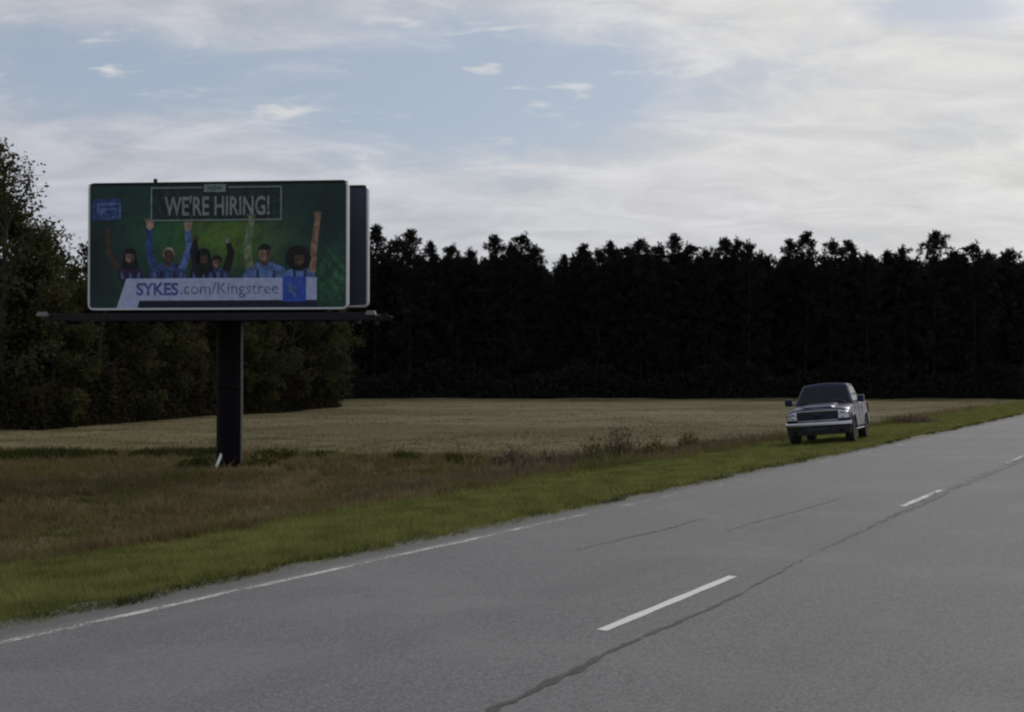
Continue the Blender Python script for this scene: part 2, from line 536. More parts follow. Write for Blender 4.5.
# ------------------------------------------------------------------ grasses
def blades(P, n_per, h, w, lean, spread, tints, seg=1, seed=0):
    """tufts at points P (n,3): n_per bent blades each; h, w per tuft. Returns V, F(tri), tint"""
    r_ = np.random.default_rng(seed)
    n = len(P)
    N = n * n_per
    base = np.repeat(P, n_per, 0)
    ang = r_.random(N) * 2 * np.pi
    rad = np.sqrt(r_.random(N)) * np.repeat(spread, n_per)
    base[:, 0] += np.cos(ang) * rad
    base[:, 1] += np.sin(ang) * rad
    hh = np.repeat(h, n_per) * (.35 + .85 * r_.random(N))
    ww = np.repeat(w, n_per) * (.6 + .8 * r_.random(N))
    la = ang + r_.normal(0, .7, N)
    ln = lean * (.15 + r_.random(N)) * hh
    fa = r_.random(N) * 2 * np.pi
    sx, sy = np.cos(fa) * ww / 2, np.sin(fa) * ww / 2
    tip = base + np.stack([np.cos(la) * ln, np.sin(la) * ln, hh], 1)
    s = np.stack([sx, sy, np.zeros(N)], 1)
    tt = np.repeat(np.clip(np.repeat(tints, n_per) + r_.normal(0, .12, N), 0, 1), 5 if seg == 2 else 3)
    if seg == 1:
        V = np.stack([base - s, base + s, tip], 1).reshape(-1, 3)
        F = np.arange(3 * N).reshape(-1, 3)
    else:
        mid = base * .45 + tip * .55
        mid[:, :2] = base[:, :2] * .72 + tip[:, :2] * .28
        V = np.stack([base - s, base + s, mid - s * .75, mid + s * .75, tip], 1).reshape(-1, 3)
        b = np.arange(N)[:, None] * 5
        F = np.concatenate([b + [[0, 1, 3]], b + [[0, 3, 2]], b + [[2, 3, 4]]])
    return V, F, tt


def build_grass():
    # mown verge
    n = 34000
    u = np.exp(rng.uniform(np.log(5.0), np.log(110), n))
    u[:4000] = rng.uniform(-4, 6, 4000)
    v = 8.26 + (np.interp(u, [7, 22], [12.2, 13.6]) + .25 * np.sin(u * .8) - 8.26) * rng.beta(1.0, 1.0, n)
    v += curve_v(u)
    x, y = u * ST - v * CT, u * CT + v * ST
    dist = np.hypot(x, y)
    hgt = (.055 + .05 * rng.random(n)) * (1 + .5 * (v > 12.8)) * (1 + .6 * (wob(x, y, 3) > .6))
    P = np.stack([x, y, gz(x, y) - .005], 1)
    V, F, t = blades(P, 13, hgt, .008 + dist * .00055, .9, .10 + dist * .004, .25 + .35 * rng.random(n), 1, 5)
    link("verge_grass", np_mesh("verge_grass", V, F, [M_VERGE], {'tint': t}), kind="stuff",
         label="green mown grass verge sloping from the road edge")
    # overhanging darker fringe on the asphalt edge
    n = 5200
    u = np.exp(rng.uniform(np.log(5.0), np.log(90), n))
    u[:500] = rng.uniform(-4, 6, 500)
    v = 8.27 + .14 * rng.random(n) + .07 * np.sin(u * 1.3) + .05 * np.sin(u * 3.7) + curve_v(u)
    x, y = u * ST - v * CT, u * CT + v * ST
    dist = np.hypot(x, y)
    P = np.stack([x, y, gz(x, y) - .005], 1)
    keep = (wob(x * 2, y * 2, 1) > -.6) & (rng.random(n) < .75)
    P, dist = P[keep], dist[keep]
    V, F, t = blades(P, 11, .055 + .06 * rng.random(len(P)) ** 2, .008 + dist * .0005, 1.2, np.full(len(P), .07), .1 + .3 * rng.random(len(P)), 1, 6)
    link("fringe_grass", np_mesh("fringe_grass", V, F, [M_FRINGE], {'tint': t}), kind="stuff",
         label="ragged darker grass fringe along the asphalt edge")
    # rough unmown strip and ditch
    n = 50000
    y = 9 + 41 * rng.random(n) ** .75
    x = y * rng.uniform(-.66, .30, n)
    x[: n // 6] = y[: n // 6] * .16 + rng.normal(0, 4, n // 6)
    u, v = w2uv(x, y)
    keep = (v > np.interp(u, [7, 22], [12.1, 13.2]) + .25 * np.sin(u * .8)) & (field_w(x, y) < .75) & (rng.random(n) < .66 + .3 * wob(x, y, 1))
    x, y, v = x[keep], y[keep], v[keep]
    m = len(x)
    dist = np.hypot(x, y)
    patch = .5 + .28 * wob(x * .8, y * 1.1, 2)
    hgt = (.11 + .16 * rng.random(m) ** 2) * (.75 + .5 * np.clip(patch, 0, 1.2))
    P = np.stack([x, y, gz(x, y) - .01], 1)
    V, F, t = blades(P, 9, hgt, .010 + dist * .0006, .8, .10 + dist * .003, np.clip(patch * .75 - .08 + .25 * rng.random(m), 0, 1), 2, 8)
    n2_ = 5200                                  # taller stand along the ditch beside the verge
    u2 = np.exp(rng.uniform(np.log(12), np.log(95), n2_))
    v2 = np.interp(u2, [7, 22], [12.4, 13.35]) + .25 * np.sin(u2 * .8) + 3.4 * rng.random(n2_) ** 1.3 + curve_v(u2)
    x2, y2 = u2 * ST - v2 * CT, u2 * CT + v2 * ST
    k2 = wob(x2 * 1.2, y2 * .9, 5) > -.9
    x2, y2, u2 = x2[k2], y2[k2], u2[k2]
    d2_ = np.hypot(x2, y2)
    h2_ = (.20 + .30 * rng.random(len(x2)) ** 1.5) * np.interp(u2, [12, 22, 30], [.55, .8, 1.1])
    Vb, Fb, tb = blades(np.stack([x2, y2, gz(x2, y2) - .01], 1), 11, h2_, .012 + d2_ * .0006, .6, .12 + d2_ * .003,
                        np.clip(.40 + .25 * wob(x2 * .6, y2 * .6, 6) + .2 * rng.random(len(x2)), 0, 1), 2, 12)
    n3_ = 700                                   # coarser tussocks standing out of it
    y3 = 14 + 32 * rng.random(n3_) ** .8
    x3 = y3 * rng.uniform(-.46, .12, n3_)
    u3, v3 = w2uv(x3, y3)
    k3 = (v3 > 13.6) & (field_w(x3, y3) < .6) & (wob(x3, y3, 8) > -.2)
    x3, y3 = x3[k3], y3[k3]
    m3 = len(x3)
    Vc, Fc, tc = blades(np.stack([x3, y3, gz(x3, y3) - .01], 1), 34, .24 + .22 * rng.random(m3), .012 + y3 * .0006, .85, .14 + .16 * rng.random(m3),
                        np.where(rng.random(m3) < .55, .12, .75) + .1 * rng.random(m3), 2, 14)
    Fb = np.concatenate([Fb, Fc + len(Vb)])
    Vb, tb = np.concatenate([Vb, Vc]), np.concatenate([tb, tc])
    F = np.concatenate([F, Fb + len(V)])
    V = np.concatenate([V, Vb])
    t = np.concatenate([t, tb])
    link("rough_grass", np_mesh("rough_grass", V, F, [M_ROUGH], {'tint': t}), kind="stuff",
         label="brown and olive unmown grass filling the ditch strip")
    # pale field
    n = 24000
    y = np.exp(rng.uniform(np.log(41), np.log(156), n))
    x = y * rng.uniform(-.50, .46, n)
    u, v = w2uv(x, y)
    keep = (field_w(x, y) > .3) & (v > 15) & (rng.random(n) < .7 + .35 * wob(x * .4, y * .7, 4))
    x, y = x[keep], y[keep]
    m = len(x)
    dist = np.hypot(x, y)
    P = np.stack([x, y, gz(x, y) - .01], 1)
    V, F, t = blades(P, 9, (.06 + .09 * rng.random(m) ** 2) * np.interp(dist, [50, 110], [1, .6]), .010 + dist * .0004, .8, .15 + dist * .006,
                     np.clip(.5 + .15 * wob(x * .3, y * .9, 5) + .15 * rng.random(m), 0, 1), 1, 9)
    link("field_grass", np_mesh("field_grass", V, F, [M_FIELD], {'tint': t}), kind="stuff",
         label="short straw-coloured grass of the open field")
    # continuous band of dry brush between verge and field, centre to truck
    n = 4200
    u = rng.uniform(24, 62, n)
    v = np.interp(u, [24, 33, 62], [15.2, 14.6, 14.4]) + 2.6 * rng.random(n) ** 1.2
    x, y = u * ST - v * CT, u * CT + v * ST
    hb = (.26 + .42 * rng.random(n) ** 1.6) * (1 + .35 * wob(x * .9, y * .5, 4)) * np.interp(u, [24, 31, 44, 62], [.35, 1.0, 1.0, .5])
    V, F, t = blades(np.stack([x, y, gz(x, y) - .02], 1), 10, np.clip(hb, .08, 1.2), np.full(n, .030), .5, np.full(n, .16),
                     np.clip(.45 + .3 * wob(x * .7, y * .7, 9) + .2 * rng.random(n), 0, 1), 2, 15)
    link("dry_brush", np_mesh("dry_brush", V, F, [M_DRY], {'tint': t}), kind="stuff",
         label="reddish-brown band of dry brush between verge and field")
    # dark green weed line across the field edge
    n = 2600
    x = rng.uniform(-24, -1, n)
    y = np.interp(x, [-24, -18, -6, 0], [47, 46.5, 45, 43.5]) + rng.normal(0, .7, n) - .6
    keep = (wob(x * 1.5, y, 7) > -.45 + .07 * (x + 10)) & (np.sin(x * 2.9) + np.sin(x * 1.1 + 1) > -.7)
    x, y = x[keep], y[keep]
    m = len(x)
    P = np.stack([x, y, gz(x, y) - .01], 1)
    V, F, t = blades(P, 12, .20 + .16 * rng.random(m), np.full(m, .045), .9, np.full(m, .2), rng.random(m), 2, 10)
    link("weed_row", np_mesh("weed_row", V, F, [M_WEED], {'tint': t}), kind="stuff",
         label="low dark green weed line where ditch strip meets pale field")


build_grass()


# ------------------------------------------------------------------ weed clumps (things)
def clump(name, px, Y, hgt, wid, n_st, mat, label, cat, seed, group=None):
    r_ = np.random.default_rng(seed)
    x0 = px_at(px, Y)
    z0 = float(gz(x0, Y))
    P = np.stack([np.clip(r_.normal(0, wid * .36, n_st), -wid * .6, wid * .6), np.clip(r_.normal(0, wid * .25, n_st), -wid * .4, wid * .4), np.zeros(n_st)], 1)
    P[:, 2] = gz(P[:, 0] + x0, P[:, 1] + Y) - z0 - .03
    hh = hgt * np.exp(-(P[:, 0] / (wid * .55)) ** 2) * (.5 + .6 * r_.random(n_st))
    V, F, t = blades(P, 4, hh, np.full(n_st, .035), .35, np.full(n_st, .06), r_.random(n_st), 2, seed)
    # small side leaves and seed heads along the stalks
    k = n_st * 7
    b = r_.integers(0, n_st, k)
    f = r_.random(k) ** .7
    C = P[b] + np.stack([r_.normal(0, .10, k), r_.normal(0, .10, k), f * hh[b]], 1)
    d1 = r_.normal(0, 1, (k, 3)) * .075
    d2 = r_.normal(0, 1, (k, 3)) * .03
    V2 = np.stack([C - d2, C + d2, C + d1], 1).reshape(-1, 3)
    F2 = np.arange(3 * k).reshape(-1, 3) + len(V)
    me = np_mesh(name, np.concatenate([V, V2]), np.concatenate([F, F2]), [mat],
                 {'tint': np.concatenate([t, np.repeat(r_.random(k), 3)])})
    return link(name, me, None, label, cat, group, loc=(x0, Y, z0))


G1 = "dry weed clumps along the ditch"
clump("weed_clump", 512, 40, .75, 1.6, 90, M_DRY, "dark reddish-brown weed clump leftmost of the dry row along the ditch", "weeds", 21, G1)
clump("weed_clump", 556, 41.5, .62, 2.0, 90, M_DRY, "low dense brown weed clump between the dark leftmost one and the tall stalks", "weeds", 22, G1)
clump("weed_clump", 592, 41, 1.05, 1.1, 60, M_DRYG, "olive weed clump just left of the tallest greyish stalks", "weeds", 23, G1)
clump("weed_clump", 622, 42.5, 1.4, 1.3, 80, M_DRY, "tallest greyish-brown weed stalks in the dry row by the ditch", "weeds", 24, G1)
clump("weed_clump", 655, 44, .85, 1.5, 80, M_DRYG, "olive-brown weed clump just right of the tallest stalks", "weeds", 25, G1)
clump("weed_clump", 688, 45, .95, .9, 110, M_DRYG, "dark upright weed clump at the right end of the dry row, left of the truck", "weeds", 26, G1)
clump("weed_clump", 198, 39.2, .50, 1.3, 80, M_WEED, "dark green weed clump against the left of the billboard pole", "weeds", 27)
clump("weed_clump", 262, 39.4, .42, 1.1, 70, M_WEED, "small green weed clump just right of the billboard pole", "weeds", 28)
clump("weed_clump", 905, 60, .55, 2.2, 80, M_DRY, "low brown weed clump beyond the truck beside the verge", "weeds", 29)


# ------------------------------------------------------------------ trees
def tubes(paths, sides=5):
    """paths: list of (pts(n,3), radii(n)) -> V, F(quads)"""
    Vs, Fs, b = [], [], 0
    for pts, rad in paths:
        pts = np.asarray(pts, float)
        n = len(pts)
        t = np.gradient(pts, axis=0)
        t /= np.linalg.norm(t, axis=1)[:, None] + 1e-9
        ref = np.array([1., .1, 0]) if abs(t[0, 2]) > .7 else np.array([0, 0, 1.])
        a = np.cross(t, ref)
        a /= np.linalg.norm(a, axis=1)[:, None] + 1e-9
        c = np.cross(t, a)
        q = np.arange(sides) * 2 * np.pi / sides
        ring = pts[:, None, :] + (a[:, None, :] * np.cos(q)[None, :, None] + c[:, None, :] * np.sin(q)[None, :, None]) * np.asarray(rad)[:, None, None]
        Vs.append(ring.reshape(-1, 3))
        i, j = np.meshgrid(np.arange(n - 1), np.arange(sides), indexing='ij')
        k = (j + 1) % sides
        Fs.append((np.stack([i * sides + j, i * sides + k, (i + 1) * sides + k, (i + 1) * sides + j], -1) + b).reshape(-1, 4))
        b += n * sides
    return np.concatenate(Vs), np.concatenate(Fs)


def tufts(C, D, n_sp, length, width, seed, droop=.0):
    """needle sprays: n_sp pointed slivers round each centre C leaning along D"""
    r_ = np.random.default_rng(seed)
    n = len(C)
    N = n * n_sp
    c = np.repeat(C, n_sp, 0) + r_.normal(0, .05, (N, 3))
    d = np.repeat(D, n_sp, 0) * .75 + r_.normal(0, .75, (N, 3))
    d[:, 2] -= droop
    d /= np.linalg.norm(d, axis=1)[:, None] + 1e-9
    L = length * (.6 + .7 * r_.random(N))
    s = np.cross(d, r_.normal(0, 1, (N, 3)))
    s /= np.linalg.norm(s, axis=1)[:, None] + 1e-9
    s *= (width * (.6 + .8 * r_.random(N)))[:, None]
    V = np.stack([c - s * .5, c + d * L[:, None] * .45 + s * .5, c + d * L[:, None]], 1).reshape(-1, 3)
    return V, np.arange(3 * N).reshape(-1, 3), np.repeat(np.clip(np.repeat(r_.random(n), n_sp) + r_.normal(0, .15, N), 0, 1), 3)


def pine_parts(seed, h, rmax, cb=.22, nb=74, per=11, nsp=13, spike=.48, wid=.15):
    r_ = np.random.default_rng(seed)
    k = 9
    zz = np.linspace(0, h, k)
    sway = np.cumsum(r_.normal(0, .06, (k, 2)), 0)
    sway[0] = 0
    tr = np.column_stack([sway, zz])
    rad = np.interp(zz / h, [0, .05, .6, 1], [.19, .15, .09, .015])
    paths = [(tr, rad)]
    C, D = [], []
    for i in range(nb):
        t = cb + (1 - cb) * ((i + r_.random()) / nb) ** .92
        q = (t - cb) / (1 - cb)
        prof = np.interp(q, [0, .12, .4, .7, .88, .97, 1], [.75, 1.0, 1.0, .82, .48, .13, .04])
        L = rmax * prof * (.55 + .6 * r_.random())
        az = i * 2.4 + r_.normal(0, .5)
        up = np.interp(q, [0, .5, 1], [-.10, .15, .75]) + r_.normal(0, .12)
        o = np.array([np.interp(t * h, zz, tr[:, 0]), np.interp(t * h, zz, tr[:, 1]), t * h])
        s = np.linspace(0, 1, 4)
        pts = o + np.stack([np.cos(az) * s * L, np.sin(az) * s * L, up * s * L + .12 * L * s ** 2], 1)
        paths.append((pts, np.array([.030, .022, .014, .006]) * (.5 + .5 * L / rmax)))
        for _ in range(max(2, int(per * (.35 + .65 * L / rmax)))):
            f = .30 + .70 * r_.random()
            p = o + np.array([np.cos(az) * f * L, np.sin(az) * f * L, up * f * L + .12 * L * f * f]) + r_.normal(0, .16 + .14 * L / rmax, 3)
            C.append(p)
            D.append([np.cos(az), np.sin(az), .35])
    for _ in range(9):                                     # leader
        C.append([tr[-1, 0], tr[-1, 1], h - .2 - 1.0 * r_.random()])
        D.append([0, 0, 1.3])
    bV, bF = tubes(paths, 5)
    nV, nF, nt = tufts(np.array(C), np.array(D), nsp, spike, wid, seed + 1)
    return (bV, bF), (nV, nF, nt)


def broad_parts(seed, h, rad, n_limb=9, leaf=.14, n_leaf=9, bare=.0, low=.22, top=1.0):
    """spreading tree: trunk, limbs, twigs and loose clumps of leaves"""
    r_ = np.random.default_rng(seed)
    paths, twigs = [], []
    k = 8
    zz = np.linspace(0, h * .86, k)
    sway = np.cumsum(r_.normal(0, .10, (k, 2)), 0)
    sway[0] = 0
    tr = np.column_stack([sway, zz])
    paths.append((tr, np.interp(zz / h, [0, .06, .9], [.022 * h, .016 * h, .004 * h])))
    for i in range(n_limb):
        t = low + (.84 - low) * (i + .6 * r_.random()) / n_limb
        o = np.array([np.interp(t * h, zz, tr[:, 0]), np.interp(t * h, zz, tr[:, 1]), t * h])
        az = i * 2.4 + r_.normal(0, .35)
        L = rad * (.7 + .45 * r_.random()) * np.interp(t, [low, .45, .84], [.8, 1.05, .62])
        el = np.interp(t, [low, .84], [.25, 1.0]) + r_.normal(0, .12)
        m = 6
        s = np.linspace(0, 1, m)
        dirx = np.array([np.cos(az) * np.cos(el), np.sin(az) * np.cos(el), np.sin(el)])
        pts = o + s[:, None] * dirx * L + np.cumsum(r_.normal(0, .05 * L / m * 3, (m, 3)), 0) * (s[:, None] > 0)
        pts[:, 2] += .14 * L * s ** 2
        paths.append((pts, np.linspace(.0075 * h, .0018 * h, m) * (.6 + .4 * L / rad)))
        for j in range(8):
            f = .25 + .75 * (j + r_.random()) / 8
            b = np.array([np.interp(f, s, pts[:, a]) for a in range(3)])
            d = dirx * .6 + r_.normal(0, .62, 3)
            d[2] += .25
            d /= np.linalg.norm(d)
            l2 = L * (.22 + .24 * r_.random())
            q = b + np.linspace(0, 1, 4)[:, None] * d * l2 + np.cumsum(r_.normal(0, .03, (4, 3)), 0)
            q[0] = b
            paths.append((q, np.linspace(.0022 * h, .0007 * h, 4)))
            for _ in range(4):
                g = .3 + .7 * r_.random()
                b2 = q[0] + (q[-1] - q[0]) * g
                d2 = d * .5 + r_.normal(0, .6, 3)
                d2 /= np.linalg.norm(d2)
                l3 = .35 + .45 * r_.random()
                twigs.append((b2, d2, l3))
                paths.append((np.stack([b2, b2 + d2 * l3 * .55, b2 + d2 * l3]), np.array([.011, .008, .004])))
    bV, bF = tubes(paths, 4)
    C = []
    for b2, d2, l3 in twigs:
        if r_.random() < bare:
            continue
        g = r_.random((n_leaf, 1)) ** .6
        C.append(b2 + d2 * l3 * g + r_.normal(0, .20, (n_leaf, 3)))
    C = np.concatenate(C) if C else np.zeros((0, 3))
    n = len(C)
    a = r_.normal(0, 1, (n, 3))
    a /= np.linalg.norm(a, axis=1)[:, None] + 1e-9
    b = np.cross(a, r_.normal(0, 1, (n, 3)))
    b /= np.linalg.norm(b, axis=1)[:, None] + 1e-9
    sz = leaf * (.6 + .8 * r_.random((n, 1)))
    V = np.stack([C - a * sz, C - b * sz * .55, C + a * sz, C + b * sz * .55], 1).reshape(-1, 3)
    F = np.arange(4 * n).reshape(-1, 4)
    return (bV, bF), (V, F, np.repeat(r_.random(n), 4))


def part_meshes(parts, name, bark, leafm):
    (bV, bF), (nV, nF, nt) = parts
    return (np_mesh(name + "_trunk", bV, bF, [bark], smooth=True), np_mesh(name + "_crown", nV, nF, [leafm], {'tint': nt}))


def plant(name, meshes, x, y, rz, sc, sxy, label, cat, group):
    o = empty(name, (x, y, float(gz(x, y)) - .04), label, cat, group)
    o.rotation_euler = (0, 0, rz)
    o.scale = (sc * sxy, sc * sxy, sc)
    link("trunk", meshes[0], o)
    link("crown", meshes[1], o)
    return o


ORD = ["first", "second", "third", "fourth", "fifth", "sixth", "seventh", "eighth", "ninth", "tenth", "eleventh", "twelfth",
       "thirteenth", "fourteenth", "fifteenth", "sixteenth", "seventeenth", "eighteenth", "nineteenth", "twentieth"]


def build_pines():
    VAR = [part_meshes(pine_parts(100 + i, 18, rm, cb, nb), "pine", M_BARK, M_PINE)
           for i, (rm, cb, nb) in enumerate([(2.5, .16, 84), (2.9, .12, 92), (2.2, .2, 78), (2.7, .14, 88), (3.1, .18, 92)])]
    # tops of the skyline (photo pixels) and which kind of crown
    SKY = [(374, 227, 2), (394, 241, 0), (411, 232, 2), (432, 244, 3), (452, 247, 1), (471, 251, 0), (493, 237, 2), (508, 246, 0), (523, 236, 1),
           (538, 249, 0), (566, 257, 3), (583, 246, 2), (598, 251, 0), (612, 244, 3), (627, 248, 1), (641, 241, 4), (657, 247, 0), (673, 236, 2),
           (690, 246, 1), (706, 251, 0), (724, 240, 4), (738, 241, 1), (750, 244, 0), (767, 257, 3), (790, 241, 2), (806, 234, 2), (830, 243, 0),
           (850, 242, 2), (868, 255, 1), (886, 253, 3), (905, 249, 0), (934, 233, 4), (955, 252, 0), (974, 245, 1), (991, 254, 0), (1009, 251, 3)]
    r_ = random.Random(5)
    left = [s for s in SKY if s[0] < 812]
    right = [s for s in SKY if s[0] >= 812]
    for i, (px, py, k) in enumerate(SKY):
        Y = 158 + r_.uniform(-1.5, 2.5)
        x = px_at(px, Y)
        z = float(gz(x, Y))
        h = z_at(py, Y) - z
        look = "tall pointed" if py <= 238 else ("low" if py >= 251 else "dark")
        if i < 18:
            lab = f"{look} pine, {ORD[i]} skyline treetop counting right from the billboard"
        elif px < 812:
            lab = f"{look} pine, {ORD[25 - i]} skyline treetop counting left from above the truck"
        else:
            lab = f"{look} pine, {ORD[len(SKY) - 1 - i]} skyline treetop counting left from the right frame edge"
        plant("pine_tree", VAR[k], x, Y, r_.uniform(0, 6.28), h / 18.0, r_.uniform(.92, 1.12), lab, "pine tree", "pines on the far skyline")
    # the rest of the stand: one dark mass behind the front row and off both sides
    LO = [pine_parts(200 + i, 18, 2.8, .03, 60, 9, 7, .85, .34) for i in range(3)]
    Vs, Fs, Ts, b = [], [], [], 0
    Vt, Ft, bt = [], [], 0
    rn = np.random.default_rng(77)
    spots = []
    for row, (y0, sp) in enumerate([(160, 2.6), (164, 2.8), (169, 3.0), (175, 3.2), (182, 3.4), (190, 3.6)]):
        x = -48 + rn.random() * 2
        while x < 88:
            spots.append((x + rn.normal(0, .5), y0 + rn.normal(0, .9), row))
            x += sp * (.7 + .6 * rn.random())
    for x, y, row in spots:
        u, v = w2uv(x, y)
        if v - curve_v(u) < 17:
            continue
        (tv, tf), (nv, nf, nt) = LO[rn.integers(0, 3)]
        px = 512 + F_PX * x / y
        gap = 1.0 - .14 * math.exp(-((px - 553) / 10) ** 2) - .06 * math.exp(-((px - 772) / 9) ** 2)
        s = (.84 + .11 * rn.random()) * gap * y / 160
        a = rn.random() * 6.28
        ca, sa = math.cos(a), math.sin(a)
        z = float(gz(x, y))
        rot = np.array([[ca, -sa, 0], [sa, ca, 0], [0, 0, 1]])
        Vs.append(nv @ rot.T * s + [x, y, z])
        Fs.append(nf + b)
        Ts.append(nt)
        b += len(nv)
        if row < 2:
            Vt.append(tv[:45] @ rot.T * s + [x, y, z])
            Ft.append(tf[:40] + bt)
            bt += 45
    link("pine_wood", np_mesh("pine_wood", np.concatenate(Vs), np.concatenate(Fs), [M_PINE], {'tint': np.concatenate(Ts)}), kind="stuff",
         label="dark mass of pines behind the skyline row")
    link("pine_wood_trunks", np_mesh("pine_wood_trunks", np.concatenate(Vt), np.concatenate(Ft), [M_BARK], smooth=True), kind="stuff",
         label="dim trunks inside the far pine wood")
    # shrubby undergrowth closing the foot of the stand
    n = 60000
    x = rn.uniform(-48, 80, n)
    y = 154.5 + 7 * rn.random(n)
    hh = 3.2 + 1.6 * wob(x * .5, y * .3, 2)
    z = gz(x, y) + np.clip(hh, .8, 7) * rn.random(n) ** 1.3 + .05
    u, v = w2uv(x, y)
    k = v - curve_v(u) > 17
    C = np.stack([x, y, z], 1)[k]
    D = np.tile([0, 0, .6], (len(C), 1))
    V, F, t = tufts(C, D, 2, .50, .26, 9)
    link("undergrowth", np_mesh("undergrowth", V, F, [M_PINE], {'tint': t}), kind="stuff", label="dark brushy undergrowth at the foot of the far pines")


def build_left_wood():
    V3 = [part_meshes(broad_parts(301, 12, 3.6, 16, .125, 24, .0, .06), "olive_tree", M_BARK2, M_OLIVE),
          part_meshes(broad_parts(302, 12, 3.2, 16, .11, 24, .03, .06), "olive_tree", M_BARK2, M_OLIVE),
          part_meshes(broad_parts(303, 12, 3.3, 15, .12, 20, .08, .06), "brown_tree", M_BARK2, M_BROWN),
          part_meshes(broad_parts(304, 12, 2.8, 16, .085, 13, .25, .08), "sparse_tree", M_BARK2, M_OLIVE)]
    G = "mixed trees of the near wood behind the billboard"
    L = [(-28, 70, 13.8, 1, "olive leafy tree cut by the left picture edge, behind the others there"),
         (4, 69, 15.3, 3, "tallest thin-crowned tree of the near wood, at the left picture edge"),
         (30, 72, 12.6, 1, "loose olive tree second tallest, just right of the tallest thin-crowned one"),
         (60, 71, 10.2, 0, "rounded olive tree whose top stands just left of the billboard's edge"),
         (92, 76, 10.9, 2, "brown-leaved tree rising behind the billboard's left frame"),
         (124, 79, 9.6, 0, "olive tree seen below the left third of the billboard"),
         (156, 84, 10.0, 1, "olive tree seen under the billboard well left of its pole"),
         (188, 88, 9.8, 2, "brown tree seen under the billboard close left of the pole"),
         (222, 93, 10.2, 0, "olive tree directly behind the billboard pole"),
         (256, 97, 10.0, 1, "olive tree seen under the billboard close right of the pole"),
         (286, 103, 10.4, 2, "brown tree seen under the right part of the billboard"),
         (312, 108, 10.4, 0, "olive tree near the right end of the near wood"),
         (336, 114, 9.6, 3, "thin greyish tree ending the near wood on the right, below the billboard's corner")]
    r_ = random.Random(9)
    for px, Y, h, k, lab in L:
        nm = ("olive_tree", "olive_tree", "brown_tree", "sparse_tree")[k]
        plant(nm, V3[k], px_at(px, Y), Y, r_.uniform(0, 6.28), h / 12.2, r_.uniform(.95, 1.2), lab, "tree", G)
    # mass of the wood behind them
    WX, WY = [-130, 40, 124, 188, 256, 336], [69, 70, 79, 88, 97.5, 113.5]
    LO = [broad_parts(320 + i, 11, 3.4, 11, .36, 6, .0, .05) for i in range(2)]
    Vs, Fs, Ts, b = [], [], [], 0
    Vt, Ft, bt = [], [], 0
    rn = np.random.default_rng(31)
    for row in range(4):
        for s in np.linspace(-.35, .97, 21):
            px = -10 + 335 * s - row * 4 + rn.normal(0, 5)
            Y = float(np.interp(px, WX, WY)) + 3.5 + row * 5 + rn.normal(0, .8)
            x = px_at(px, Y)
            (tv, tf), (nv, nf, nt) = LO[rn.integers(0, 2)]
            sc = (.66 + .12 * rn.random()) * (1.0 if s > .1 else 1.12)
            a = rn.random() * 6.28
            ca, sa = math.cos(a), math.sin(a)
            rot = np.array([[ca, -sa, 0], [sa, ca, 0], [0, 0, 1]])
            z = float(gz(x, Y))
            Vs.append(nv @ rot.T * sc + [x, Y, z])
            Fs.append(nf + b)
            Ts.append(nt)
            b += len(nv)
            Vt.append(tv[:32] @ rot.T * sc + [x, Y, z])
            Ft.append(tf[:28] + bt)
            bt += 32
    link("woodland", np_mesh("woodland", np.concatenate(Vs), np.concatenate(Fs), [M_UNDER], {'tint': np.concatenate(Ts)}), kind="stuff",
         label="dark tangle of woodland behind the near trees on the left")
    link("woodland_trunks", np_mesh("woodland_trunks", np.concatenate(Vt), np.concatenate(Ft), [M_BARK2], smooth=True), kind="stuff",
         label="dim trunks inside the near wood")
    n = 75000
    px = rn.uniform(-130, 336, n)
    Y = np.interp(px, WX, WY) - 2.6 + 6 * rn.random(n)
    x = (px + rn.normal(0, 3, n) - 512) / F_PX * Y
    hh = 3.4 + .8 * wob(x * .7, Y * .5, 3)
    C = np.stack([x, Y, gz(x, Y) + np.clip(hh, .8, 5) * rn.random(n) ** 1.5], 1)
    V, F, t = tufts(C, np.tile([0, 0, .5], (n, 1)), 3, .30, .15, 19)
    link("brush", np_mesh("brush", V, F, [M_UNDER], {'tint': t}), kind="stuff", label="brown brush along the foot of the near wood")


build_pines()
build_left_wood()


# ------------------------------------------------------------------ billboard
def mat_print(name, cols_fn):
    m = bpy.data.materials.new(name)
    m.use_nodes = True
    t = NT(m.node_tree)
    p = t.n('ShaderNodeTexCoord').outputs['Object']
    c = cols_fn(t, p)
    b = t.n('ShaderNodeBsdfPrincipled', {'Base Color': c, 'Roughness': .55, 'Specular IOR Level': .3})
    t.n('ShaderNodeOutputMaterial', {0: b.outputs[0]})
    return m


